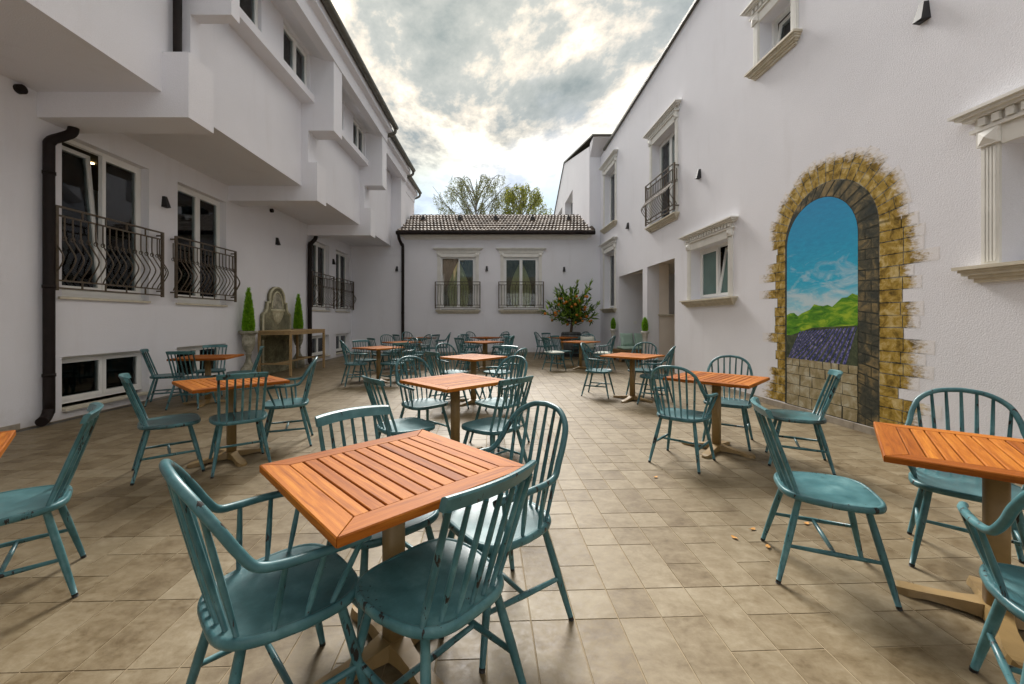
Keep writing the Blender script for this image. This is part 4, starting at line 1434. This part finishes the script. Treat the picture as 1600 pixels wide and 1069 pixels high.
def chair_proto(kind):
    e = empty('armchair' if kind == 'bow' else 'side_chair')
    place('seat', CM['seat'], e)
    for sx in (1, -1):
        for k in ('f', 'b'):
            l = place('leg', CM['leg_' + k], e); l.scale = (sx, 1, 1)
            place('foot_cap', CM['cap_' + k], l)
        s = place('stretcher', CM['side_str'], e); s.scale = (sx, 1, 1)
    place('cross_stretcher', CM['cross_str'], e)
    for nm, me in CM[kind]:
        place(nm, me, e)
    return e
proto = {}
def chair(kind, x, y, face, label):
    if kind not in proto:
        e = proto[kind] = chair_proto(kind)
    else:
        e = copy_tree(proto[kind])
    e.location = (x, y, 0)
    e.rotation_euler = (0, 0, R(face - 90))
    tag(e, label, 'chair', 'teal bow-back armchairs at the tables' if kind == 'bow' else 'teal comb-back side chairs at the tables')
    return e
A, C_ = 'bow', 'comb'
CH = [
    (A, -0.735, 1.345, 45, 'large teal bow-back armchair at near left side of the foreground table'),
    (C_, -0.225, 1.385, 138, 'large teal comb-back chair at near right side of the foreground table'),
    (A, -0.01, 1.84, 215, 'teal bow-back armchair at far right side of the foreground table'),
    (C_, -0.55, 1.87, 315, 'teal comb-back chair with seat tucked under far side of foreground table'),
    (C_, -0.815, 3.42, 40, 'teal comb-back chair at near left of the second middle-row table'),
    (C_, -0.07, 3.43, 135, 'teal comb-back chair at near right of the second middle-row table'),
    (A, -0.83, 4.35, 315, 'teal bow-back armchair at far left of the second middle-row table'),
    (A, -0.02, 4.40, 225, 'teal bow-back armchair seen through the comb-back at second middle-row table'),
    (C_, -0.80, 6.08, 42, 'teal comb-back chair at near left of the third middle-row table'),
    (A, -0.82, 6.95, 315, 'teal bow-back armchair at far left of the third middle-row table'),
    (A, 0.08, 6.02, 150, 'teal bow-back armchair at near right of the third middle-row table'),
    (C_, -0.04, 6.98, 225, 'teal comb-back chair at far right of the third middle-row table'),
    (A, 1.70, 3.82, 48, 'teal bow-back armchair at near left of the table by the mural'),
    (A, 2.46, 4.42, 236, 'teal bow-back armchair at far right of the table by the mural'),
    (C_, 2.74, 3.77, 150, 'teal comb-back chair standing in front of the mural stonework'),
    (A, 1.71, 7.16, 332, 'teal bow-back armchair at left of the table before the loggia'),
    (A, 2.50, 7.22, 238, 'teal bow-back armchair at far side of the table before the loggia'),
    (A, 2.44, 6.45, 150, 'teal bow-back armchair at right of the table before the loggia'),
    (C_, -2.92, 3.58, 41, 'teal comb-back chair at left end of the left foreground table'),
    (C_, -2.39, 3.72, 128, 'teal comb-back chair with its back to camera at left foreground table'),
    (A, -2.30, 4.38, 203, 'teal bow-back armchair at right end of the left foreground table'),
    (A, -2.98, 8.33, 30, 'teal bow-back armchair at near left of the table beside the console'),
    (C_, -3.02, 9.05, 310, 'teal comb-back chair at far left of the table beside the console'),
    (C_, -2.22, 8.38, 138, 'teal comb-back chair at near right of the table beside the console'),
    (A, -2.18, 9.10, 225, 'teal bow-back armchair at far right of the table beside the console'),
    (C_, 1.70, 2.15, 336, 'large teal comb-back chair at left of the right-edge table'),
    (A, 2.52, 2.20, 226, 'large teal bow-back armchair behind the right-edge table'),
    (A, 1.80, 1.22, 50, 'teal armchair cut off at the bottom right corner'),
    (C_, -2.36, 1.95, 222, 'teal comb-back chair cut off by the left edge'),
    (C_, -5.33, 6.50, 32, 'teal comb-back chair against left wall under the basement window'),
    (C_, -4.72, 6.22, 97, 'teal comb-back chair at near side of the left wall table'),
    (C_, -5.12, 7.18, 292, 'teal comb-back chair behind the left wall table'),
    (C_, -4.38, 6.88, 211, 'teal comb-back chair at right of left wall table, before the urn'),
    (C_, -3.10, 10.48, 45, 'small teal comb-back chair at near left of left row table second from back'),
    (A, -3.05, 11.28, 315, 'small teal armchair at far left of left row table second from back'),
    (C_, -2.22, 10.42, 135, 'small teal comb-back chair at near right of left row table second from back'),
    (A, -2.22, 11.28, 225, 'small teal armchair at far right of left row table second from back'),
    (C_, -3.12, 13.0, 45, 'small teal comb-back chair by the back downpipe, near left of corner table'),
    (A, -3.08, 13.85, 315, 'small teal armchair by the back downpipe, far left of corner table'),
    (C_, -2.28, 12.92, 150, 'small teal comb-back chair at near right of the back corner table'),
    (A, -1.95, 13.35, 188, 'small teal armchair with arms showing, right of the back corner table'),
    (C_, -0.88, 10.58, 45, 'small teal comb-back chair at near left of middle table second from back'),
    (A, -0.92, 11.40, 315, 'small teal armchair at far left of middle table second from back'),
    (A, 0.05, 10.72, 160, 'small teal armchair at near right of middle table second from back'),
    (C_, 0.02, 11.45, 225, 'small teal comb-back chair at far right of middle table second from back'),
    (C_, -0.98, 13.35, 45, 'small teal comb-back chair at near left of the farthest middle table'),
    (A, -0.92, 14.10, 315, 'small teal armchair at far left of the farthest middle table'),
    (C_, -0.05, 13.32, 135, 'small teal comb-back chair at near right of the farthest middle table'),
    (A, -0.02, 14.10, 225, 'small teal armchair at far right of the farthest middle table'),
    (C_, 1.41, 10.80, 22, 'small teal comb-back chair at left of table in front of orange tree'),
    (A, 2.68, 10.62, 150, 'small teal armchair at right of table in front of orange tree'),
    (A, 2.45, 11.65, 250, 'small teal armchair with mint cushion behind table before orange tree'),
    (C_, 1.75, 11.62, 315, 'small teal comb-back chair behind table in front of orange tree'),
    (A, 1.42, 13.75, 335, 'small teal armchair standing alone by back wall left of orange tree'),
    (C_, 1.72, 14.15, 300, 'small teal comb-back chair just left of the orange tree planter'),
    (A, 2.72, 13.95, 215, 'small teal armchair just right of the orange tree planter'),
]
worn_seat = CM['seat'].copy()
worn_seat.materials[0] = M['teal_seat_worn']
for i, c in enumerate(CH):
    e = chair(*c)
    if i in (14, 18):
        for k in e.children:
            if k.name.startswith('seat'):
                k.data = worn_seat

# ------------------------------------------------------------------ cushions
def pillow_mesh(w_, d_, h_, mat, name):
    mb = MB(); n = 14
    for sgn in (1, -1):
        P = []
        for j in range(n + 1):
            for i in range(n + 1):
                u = -1 + 2 * i / n; v = -1 + 2 * j / n
                k = max(0, (1 - u ** 4) * (1 - v ** 4)) ** 0.5
                pin = 1 - 0.06 * (1 - abs(u * v))
                P.append((u * w_ / 2 * pin, v * d_ / 2 * pin, sgn * h_ / 2 * k))
        F = [(j * (n + 1) + i, j * (n + 1) + i + 1, (j + 1) * (n + 1) + i + 1, (j + 1) * (n + 1) + i) for j in range(n) for i in range(n)]
        if sgn < 0: F = [f[::-1] for f in F]
        mb.add(P, F, True)
    return mb.mesh(name, M[mat])
pad = pillow_mesh(0.42, 0.40, 0.07, 'ivory', 'seat_cushion')
for x, y, fc, lb in ((1.41, 10.80, 22, 'pale seat cushion on comb-back chair before the orange tree'),
                     (2.68, 10.62, 150, 'pale seat cushion on armchair at right of orange tree table')):
    tag(place('seat_cushion', pad, None, (x, y, 0.468), (0, 0, R(fc - 90))), lb, 'cushion', 'pale seat cushions')
pil = pillow_mesh(0.44, 0.44, 0.13, 'mint', 'pillow')
pil2 = pillow_mesh(0.40, 0.40, 0.11, 'ivory', 'pillow')
f_ = R(250 - 90)
tag(place('pillow', pil2, None, (2.45 - 0.16 * math.cos(R(250)), 11.65 - 0.16 * math.sin(R(250)), 0.66), (R(72), 0, f_)), 'pale mint pillow leaning in the armchair before orange tree', 'pillow')
# ------------------------------------------------------------------ sofa bench in the loggia
SB = empty('sofa_bench', (4.62, 13.10, 0), RZ + R(90))
tag(SB, 'low brown sofa bench with mint seat cushion inside the loggia', 'sofa')
mb = MB(); mb.bbox(-0.93, 1.2, -0.32, 0.38, 0.14, 0.38, 0.01); mb.build('base', M['sofa'], SB)
mb = MB(); mb.bbox(-0.80, 1.19, -0.30, 0.36, 0.385, 0.47, 0.03); mb.build('seat_cushion', M['mint'], SB)
for x in (-0.88, 1.1):
    for y in (-0.26, 0.32):
        mb = MB(); mb.box(x - 0.03, x + 0.03, y - 0.03, y + 0.03, 0.0, 0.14); mb.build('leg', M['sofa'], SB)
tag(place('pillow', pil, None, (4.13, 13.36, 0.68), (R(72), 0, R(4))), 'mint green pillow at left end of the loggia sofa', 'pillow', 'mint pillows on the loggia sofa')
tag(place('pillow', pil, None, (4.60, 13.39, 0.675), (R(74), 0, R(-8))), 'mint green pillow partly hidden at right of the loggia sofa', 'pillow', 'mint pillows on the loggia sofa')
# ------------------------------------------------------------------ planters with clipped conifers
def conifer(prof, n, seed, size):
    mb = MB(); r = random.Random(seed)
    mb.tone = 0.05
    mb.lathe([(max(0.001, a * 0.86), z) for a, z in prof], 14)
    zt = prof[-1][1]
    tot = sum((prof[i][0] + prof[i + 1][0]) * (prof[i + 1][1] - prof[i][1]) for i in range(len(prof) - 1))
    for i in range(len(prof) - 1):
        (r0, z0), (r1, z1) = prof[i], prof[i + 1]
        cnt = int(n * (r0 + r1) * (z1 - z0) / tot) + 1
        for _ in range(cnt):
            u = r.random(); th = r.random() * 2 * math.pi
            rr = (r0 + (r1 - r0) * u) * (0.84 + 0.16 * r.random()); z = z0 + (z1 - z0) * u
            p = Vector((rr * math.cos(th), rr * math.sin(th), z))
            d = Vector((math.cos(th) * 0.75 + (r.random() - .5) * .7, math.sin(th) * 0.75 + (r.random() - .5) * .7, 0.45 + r.random() * 0.7)).normalized()
            s = d.cross(Vector((r.random() - .5, r.random() - .5, r.random() - .5))).normalized()
            L = size * (0.6 + 0.8 * r.random()); wd = L * 0.20
            mb.tone = min(1, max(0, 0.5 + 0.35 * (r.random() - .5) * 2))
            mb.add([p - s * wd, p + s * wd, p + d * L], [(0, 1, 2)])
    return mb.mesh('foliage', M['cypress'], True)
URN = [(0.0, 0.0), (0.16, 0.0), (0.16, 0.20), (0.15, 0.22), (0.145, 0.25), (0.105, 0.31), (0.062, 0.40), (0.050, 0.48), (0.056, 0.53), (0.066, 0.545), (0.066, 0.57), (0.054, 0.58), (0.066, 0.61), (0.098, 0.68), (0.118, 0.76), (0.126, 0.85), (0.127, 0.93), (0.132, 0.985), (0.15, 1.005), (0.178, 1.025), (0.188, 1.04), (0.188, 1.065), (0.175, 1.08), (0.15, 1.08), (0.12, 1.05), (0.0, 1.05)]
def urn_flute(i, th):
    z = URN[i][1]
    if 0.59 < z < 0.96: return 0.05 * abs(math.sin(th * 8)) - 0.02
    if 1.0 < z < 1.07: return 0.04 * abs(math.sin(th * 12))
    return 0.0
mb = MB(); mb.lathe(URN, 64, urn_flute)
urn_me = mb.mesh('stone_urn', M['urn'])
cone_prof = [(0.10, 1.05), (0.138, 1.09), (0.143, 1.17), (0.126, 1.34), (0.098, 1.54), (0.066, 1.74), (0.032, 1.92), (0.006, 2.03)]
cone_me = conifer([(a * 0.74, z - 1.05) for a, z in cone_prof], 5200, 4, 0.045)
for x, y, lb, lc in ((-5.66, 9.12, 'grey fluted stone urn standing left of the wall fountain', 'bright green cone-shaped conifer in the urn left of fountain'),
                     (-5.66, 11.36, 'grey fluted stone urn standing right of the wall fountain', 'bright green cone-shaped conifer in the urn right of fountain')):
    u = place('stone_urn', urn_me, None, (x, y, 0)); tag(u, lb, 'urn', 'stone urns beside the wall fountain')
    e = empty('cone_conifer', (x, y, 1.05), x); tag(e, lc, 'plant', 'cone-clipped conifers in urns')
    place('foliage', cone_me, e)
    st = MB(); st.tube([(0, 0, 0.0), (0, 0, 0.2)], 0.02, 8); st.build('trunk', M['bark'], e)
POT = [(0, 0), (0.10, 0), (0.10, 0.03), (0.062, 0.06), (0.05, 0.12), (0.05, 0.55), (0.062, 0.80), (0.075, 0.93), (0.10, 0.955), (0.105, 0.97), (0.105, 1.01), (0.09, 1.02), (0.0, 1.0)]
mb = MB(); mb.lathe(POT, 32)
pot_me = mb.mesh('tall_planter', M['cone_pot'])
egg_me = conifer([(0.04, 0.0), (0.066, 0.04), (0.078, 0.12), (0.075, 0.20), (0.058, 0.29), (0.03, 0.36), (0.006, 0.395)], 2000, 9, 0.025)
for x, y, lb, lc in ((3.80, 13.80, 'tall pale planter left of the loggia opening', 'small egg-shaped conifer in planter left of loggia'),
                     (3.93, 11.12, 'tall pale planter at the pier between loggia openings', 'small egg-shaped conifer in planter at the loggia pier')):
    u = place('tall_planter', pot_me, None, (x, y, 0)); tag(u, lb, 'planter', 'tall pale planters by the loggia')
    e = empty('egg_conifer', (x, y, 1.0), y); tag(e, lc, 'plant', 'egg-clipped conifers by the loggia')
    place('foliage', egg_me, e)
    st = MB(); st.tube([(0, 0, 0.0), (0, 0, 0.1)], 0.015, 8); st.build('trunk', M['bark'], e)

# ------------------------------------------------------------------ wall fountain
FO = empty('wall_fountain', (-5.83, 10.5, 0), R(90))
tag(FO, 'mossy stone wall fountain with arched top against the left wall', 'fountain')
half = [(0.66, 0.0), (0.66, 1.38), (0.645, 1.46), (0.60, 1.50), (0.53, 1.53), (0.47, 1.62), (0.45, 1.74), (0.46, 1.78), (0.36, 1.78), (0.345, 1.82), (0.345, 1.90)]
arcp = [(0.345 * math.cos(t), 1.90 + 0.28 * math.sin(t)) for t in [math.pi * k / 14 for k in range(1, 14)]]
out = half + arcp + [(-x, z) for x, z in half[::-1]]
mb = MB(); mb.prism(out, lambda u, v, d: (u, d, v), -0.06, 0.0); mb.build('back_plate', M['fountain'], FO)
def offset_ring(pts, k, cz=1.1):
    return [(x * k, cz + (z - cz) * (k if z > cz else 1)) for x, z in pts]
bd = MB(); pp = [(x, z) for x, z in out if True]
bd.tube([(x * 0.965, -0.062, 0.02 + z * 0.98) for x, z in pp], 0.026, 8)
bd.build('moulding', M['fountain_lit'], FO)
nb = MB()
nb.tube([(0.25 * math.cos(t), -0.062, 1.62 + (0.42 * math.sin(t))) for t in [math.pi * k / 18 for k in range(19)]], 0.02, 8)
nb.build('niche_arch', M['fountain_lit'], FO)
dm = MB()
P = []
for j in range(9):
    for i in range(17):
        t = math.pi * i / 16; ph = (math.pi / 2) * j / 8
        P.append((0.235 * math.cos(t) * math.sin(ph), -0.061 - 0.045 * math.cos(ph), 1.60 + 0.40 * math.sin(t) * math.sin(ph)))
dm.add(P, [(j * 17 + i, j * 17 + i + 1, (j + 1) * 17 + i + 1, (j + 1) * 17 + i) for j in range(8) for i in range(16)], True)
dm.build('niche_shell', M['urn'], FO)  # lighter grey than the plate, part of the painted shading contrast
sb_ = MB()
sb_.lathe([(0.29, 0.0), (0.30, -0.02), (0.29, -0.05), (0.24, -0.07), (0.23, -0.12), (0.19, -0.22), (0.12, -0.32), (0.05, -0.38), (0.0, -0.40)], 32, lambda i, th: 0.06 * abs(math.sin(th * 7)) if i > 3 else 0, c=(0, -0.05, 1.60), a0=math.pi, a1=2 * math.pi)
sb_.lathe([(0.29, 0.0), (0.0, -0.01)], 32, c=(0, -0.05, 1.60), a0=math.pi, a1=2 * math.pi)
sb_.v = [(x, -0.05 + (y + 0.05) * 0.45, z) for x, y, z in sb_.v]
sb_.build('shell_bowl', M['fountain_lit'], FO)
bs = MB()
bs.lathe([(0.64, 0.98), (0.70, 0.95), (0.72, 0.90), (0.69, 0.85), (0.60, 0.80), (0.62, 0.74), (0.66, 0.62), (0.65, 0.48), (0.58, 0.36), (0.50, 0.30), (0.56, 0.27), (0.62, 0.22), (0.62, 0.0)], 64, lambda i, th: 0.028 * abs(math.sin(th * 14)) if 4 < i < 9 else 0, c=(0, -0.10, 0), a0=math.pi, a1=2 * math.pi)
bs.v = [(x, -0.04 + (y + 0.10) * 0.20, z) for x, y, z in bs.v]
bs.build('basin', M['fountain_moss_shaded'], FO)
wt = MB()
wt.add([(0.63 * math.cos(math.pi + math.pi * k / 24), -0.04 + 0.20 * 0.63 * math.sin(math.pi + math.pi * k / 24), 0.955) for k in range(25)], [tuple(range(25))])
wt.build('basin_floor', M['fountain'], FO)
pl = MB(); pl.bbox(-0.80, 0.80, -0.17, 0.0, 0.0, 0.22, 0.01); pl.build('plinth', M['fountain'], FO)

# ------------------------------------------------------------------ console table
CT = empty('console_table', (-5.26, 10.35, 0), 0)
tag(CT, 'tall narrow pale wood console table standing before the fountain', 'table')
X0, X1, Y0, Y1 = -0.39, 0.39, -0.91, 0.91
mb = MB(); mb.bbox(X0, X1, Y0, Y1, 1.03, 1.075, 0.004); mb.build('tabletop', M['console'], CT)
mb = MB()
mb.box(X0 + .05, X1 - .05, Y0 + .01, Y0 + .04, 0.975, 1.029); mb.box(X0 + .05, X1 - .05, Y1 - .04, Y1 - .01, 0.975, 1.029)
mb.box(X0 + .01, X0 + .04, Y0 + .055, Y1 - .055, 0.975, 1.029); mb.box(X1 - .04, X1 - .01, Y0 + .055, Y1 - .055, 0.975, 1.029)
mb.build('apron', M['console'], CT)
lg_ = MB(); lg_.bbox(-0.025, 0.025, -0.025, 0.025, 0.012, 1.028, 0.003); lme = lg_.mesh('leg', M['console'])
ft = MB(); ft.lathe([(0, 0), (0.016, 0), (0.016, 0.012), (0, 0.012)], 10); fme = ft.mesh('foot_cap', M['black'])
for x in (X0 + .026, X1 - .026):
    for y in (Y0 + .026, Y1 - .026):
        l = place('leg', lme, CT, (x, y, 0)); place('foot_cap', fme, l)
mb = MB(); mb.bbox(X0 + .052, X1 - .052, -0.016, 0.016, 0.28, 0.32, 0.003); sme = mb.mesh('stretcher', M['console'])
for y in (Y0 + .026, Y1 - .026): place('stretcher', sme, CT, (0, y, 0))
mb = MB(); mb.bbox(-0.016, 0.016, Y0 + .06, Y1 - .06, 0.28, 0.32, 0.003); mb.build('long_stretcher', M['console'], CT, loc=(0.0, 0, 0))

# ------------------------------------------------------------------ orange tree in a barrel
OT = empty('orange_tree', (2.55, 14.85, 0.80), 0)
tag(OT, 'small orange tree full of fruit against the back wall', 'tree')
orr = random.Random(21)
tk = MB()
tk.tube(crom([(-0.02, 0, -0.1), (0.02, 0.01, 0.25), (0.05, 0, 0.55), (0.06, 0.02, 0.85)], 4), [0.05] * 6 + [0.042] * 7, 8)
tips = []
for k in range(24):
    th = k * 2.399; z0 = 0.35 + 0.5 * (k / 24)
    L = 0.55 + 0.40 * orr.random()
    el = 0.15 + 0.85 * (k / 24) + 0.2 * orr.random()
    d = Vector((math.cos(th) * math.cos(el) * 1.15, math.sin(th) * math.cos(el) * 0.75, math.sin(el)))
    a = Vector((0.05, 0, z0)); b = a + d * L * 0.55 + Vector((0, 0, 0.05)); c = a + d * L * (1.05 + 0.30 * orr.random()) + Vector((0, 0, 0.12))
    tk.tube(crom([a, b, c], 3), [0.02, 0.018, 0.015, 0.012, 0.009, 0.007, 0.005], 6)
    tips.append((a, b, c))
tk.build('trunk', M['bark'], OT)
lf = MB()
def lleaf(mb, p, d, L, wd, r):
    d = d.normalized()
    s = d.cross(Vector((r.random() - .5, r.random() - .5, r.random() * 1.2 + .2)))
    if s.length < 1e-3: return
    s.normalize(); n_ = s.cross(d)
    mb.add([p, p + d * L * .3 + s * wd, p + d * L * .68 + s * wd * .8 - n_ * L * .05, p + d * L - n_ * L * .14, p + d * L * .68 - s * wd * .8 - n_ * L * .05, p + d * L * .3 - s * wd, p + d * L * .5 - n_ * L * 0.02 + n_ * .012], [(0, 1, 6), (1, 2, 6), (2, 3, 6), (3, 4, 6), (4, 5, 6), (5, 0, 6)])
fruit_spots = []
for a, b, c in tips:
    for q in range(48):
        t = 0.10 + 0.8 * orr.random()
        p = a.lerp(b, t * 2) if t < 0.5 else b.lerp(c, (t - .5) * 2)
        p = p + Vector((orr.gauss(0, .05), orr.gauss(0, .05), orr.gauss(0, .05)))
        d = (c - a).normalized() * 0.7 + Vector((orr.gauss(0, .6), orr.gauss(0, .5), orr.gauss(0.15, .5)))
        lf.tone = min(1, max(0, orr.gauss(0.55, 0.26)))
        lleaf(lf, p, d, 0.15 + 0.11 * orr.random(), 0.024 + .012 * orr.random(), orr)
    for q in range(7):            # shoot tips
        lf.tone = min(1, max(0, orr.gauss(0.7, 0.2)))
        lleaf(lf, c.lerp(b, 0.25 * orr.random()), (c - b).normalized() + Vector((orr.gauss(0, .35), orr.gauss(0, .35), orr.gauss(0.25, .3))), 0.18 + 0.10 * orr.random(), 0.022 + .01 * orr.random(), orr)
    for q in range(2):
        if orr.random() < 0.9:
            t = -0.3 + 1.25 * orr.random()
            p = b.lerp(c, t) + Vector((orr.gauss(0, .08), orr.gauss(-0.10, .06), -0.06 + orr.gauss(0, .05)))
            fruit_spots.append(p)
lf.build('crown', M['citrus_leaf'], OT, True, fix=False)
fm = MB(); fm.lathe([(0.001, -0.045)] + [(0.047 * math.cos(t), 0.045 * math.sin(t)) for t in [-1.3 + 2.6 * k / 7 for k in range(8)]] + [(0.001, 0.045)], 10)
fme = fm.mesh('orange', M['orange'])
for p in fruit_spots:
    k = place('orange', fme, OT, p); s_ = 0.85 + 0.4 * orr.random(); k.scale = (s_, s_, s_)
BA = empty('barrel_planter', (2.55, 14.85, 0), 0)
tag(BA, 'grey weathered barrel planter holding the orange tree', 'planter')
mb = MB()
stave = MB()
ns = 18
def br_(z): return 0.34 + 0.06 * math.sin(math.pi * min(1, z / 0.88))
P = []; th = math.pi / ns * 0.96
for z in (0, 0.2, 0.44, 0.68, 0.88):
    r_ = br_(z)
    for rr in (r_ - 0.03, r_):
        P += [(rr * math.cos(-th), rr * math.sin(-th), z), (rr * math.cos(th), rr * math.sin(th), z)]
F = []
for k in range(4):
    a = k * 4
    F += [(a + 2, a + 3, a + 7, a + 6), (a, a + 4, a + 5, a + 1), (a, a + 2, a + 6, a + 4), (a + 1, a + 5, a + 7, a + 3)]
F += [(0, 1, 3, 2), (16, 18, 19, 17)]
stave.add(P, F); sm_ = stave.mesh('stave', M['zinc']); fix_normals(sm_)
for k in range(ns):
    place('stave', sm_, BA, rot=(0, 0, 2 * math.pi * k / ns))
for z in (0.08, 0.26, 0.62, 0.82):
    h_ = MB(); h_.lathe([(br_(z) - .002, z - 0.02), (br_(z) + 0.006, z - 0.02), (br_(z) + 0.006, z + 0.02), (br_(z) - .002, z + 0.02)], 36)
    h_.build('hoop', M['lamp'], BA)
so = MB(); so.lathe([(0.0, 0.82), (0.33, 0.80)], 24); so.build('soil', M['bark'], BA)

# ------------------------------------------------------------------ birches beyond the roof
def birch(x, y, H, W, seed, leafmat, nleaf, label, lsize):
    e = empty('birch_tree', (x, y, 0)); tag(e, label, 'tree', 'birches beyond the tiled roof')
    r = random.Random(seed)
    tk = MB(); lv = MB()
    tk.tube(crom([(0, 0, 0), (0.1, 0, H * .3), (-0.1, 0.1, H * .6), (0.05, 0, H * .93)], 4), [0.22 - 0.2 * k / 12 for k in range(13)], 8)
    br = []
    for k in range(46):
        z0 = H * (0.42 + 0.50 * k / 46)
        th = k * 2.4 + r.random() * .5
        L = W * (0.62 - 0.36 * (k / 46)) * (0.7 + 0.5 * r.random())
        rise = (0.9 + 0.7 * r.random()) * L
        a = Vector((0, 0, z0)); b = a + Vector((math.cos(th) * L * .6, math.sin(th) * L * .6, rise * .7)); c = a + Vector((math.cos(th) * L, math.sin(th) * L, rise * (0.85 + .25 * r.random())))
        if c.z > H: c.z = H - r.random() * .6
        if b.z > H: b.z = H - r.random() * .5
        tk.tube(crom([a, b, c], 3), [0.055, .045, .04, .032, .025, .018, .012], 5)
        br.append((a, b, c))
    per = nleaf // len(br)
    for a, b, c in br:
        for q in range(7):            # hanging twigs
            t = 0.35 + 0.7 * r.random()
            p = b.lerp(c, (t - .35) / .7) + Vector((r.gauss(0, .12), r.gauss(0, .12), r.gauss(0, .1)))
            ln = 0.5 + 1.0 * r.random()
            dr_ = Vector((r.gauss(0, .22), r.gauss(0, .22), -1)) * ln
            tk.tube([p + Vector((0, 0, .1)), p + dr_ * .5 + Vector((r.gauss(0, .05), 0, 0)), p + dr_], [.010, .008, .005], 3)
            for _ in range(per // 7):
                u = r.random()
                pp = p + dr_ * u + Vector((r.gauss(0, .10), r.gauss(0, .10), r.gauss(0, .07)))
                d = Vector((r.gauss(0, .6), r.gauss(0, .6), -0.6 + r.gauss(0, .5)))
                s = d.cross(Vector((r.gauss(0, 1), r.gauss(0, 1), r.gauss(0, 1))))
                if s.length < 1e-3: continue
                s.normalize(); d.normalize()
                L = lsize * (0.6 + .7 * r.random())
                lv.tone = r.random()
                lv.add([pp, pp + d * L * .5 + s * L * .34, pp + d * L, pp + d * L * .5 - s * L * .34], [(0, 1, 2, 3)])
    tk.build('trunk', M['birch'], e, fix=False)
    lv.build('crown', leafmat, e, True, fix=False)
birch(-2.2, 36, 13.8, 6.6, 5, M['birch_leaf'], 13000, 'thin-leaved grey-green birch behind roof, left of the two', 0.10)
birch(1.75, 36, 13.1, 5.2, 12, M['birch_leaf2'], 15000, 'denser yellow-green birch behind roof, right of the two', 0.12)

# ------------------------------------------------------------------ fallen leaves
lp = [(1.59, 2.57, 20, 'dry orange leaf, rightmost of three on paving beside the large comb-back chair'), (1.414, 2.47, 110, 'dry orange leaf, leftmost of the fallen leaves on the right paving'),
      (1.554, 2.37, 60, 'dry orange leaf lying nearest the camera on the right paving'), (1.98, 2.64, 200, 'dry orange leaf on paving under the large comb-back chair'),
      (2.466, 2.42, 300, 'dry orange leaf by the leg of the armchair behind right-edge table'), (1.30, 3.42, 30, 'dry leaf on paving near the armchair at the mural table')]
for x, y, a, lb in lp:
    mb = MB()
    n = 9
    pts = [(0.019 * math.cos(2 * math.pi * k / n) * (1 + 0.25 * math.sin(3 * k)), 0.013 * math.sin(2 * math.pi * k / n), 0.004 + 0.006 * abs(math.cos(2 * math.pi * k / n))) for k in range(n)]
    mb.add(pts + [(0, 0, 0.003)], [(k, (k + 1) % n, n) for k in range(n)], True)
    mb.tube([(-0.019, 0, 0.01), (-0.033, 0.004, 0.008)], 0.0012, 4)
    tag(mb.build('fallen_leaf', M['leaf_litter'], None, loc=(x, y, 0.001), rot=(0, 0, R(a)), ), lb, 'leaf', 'fallen leaves on the paving')
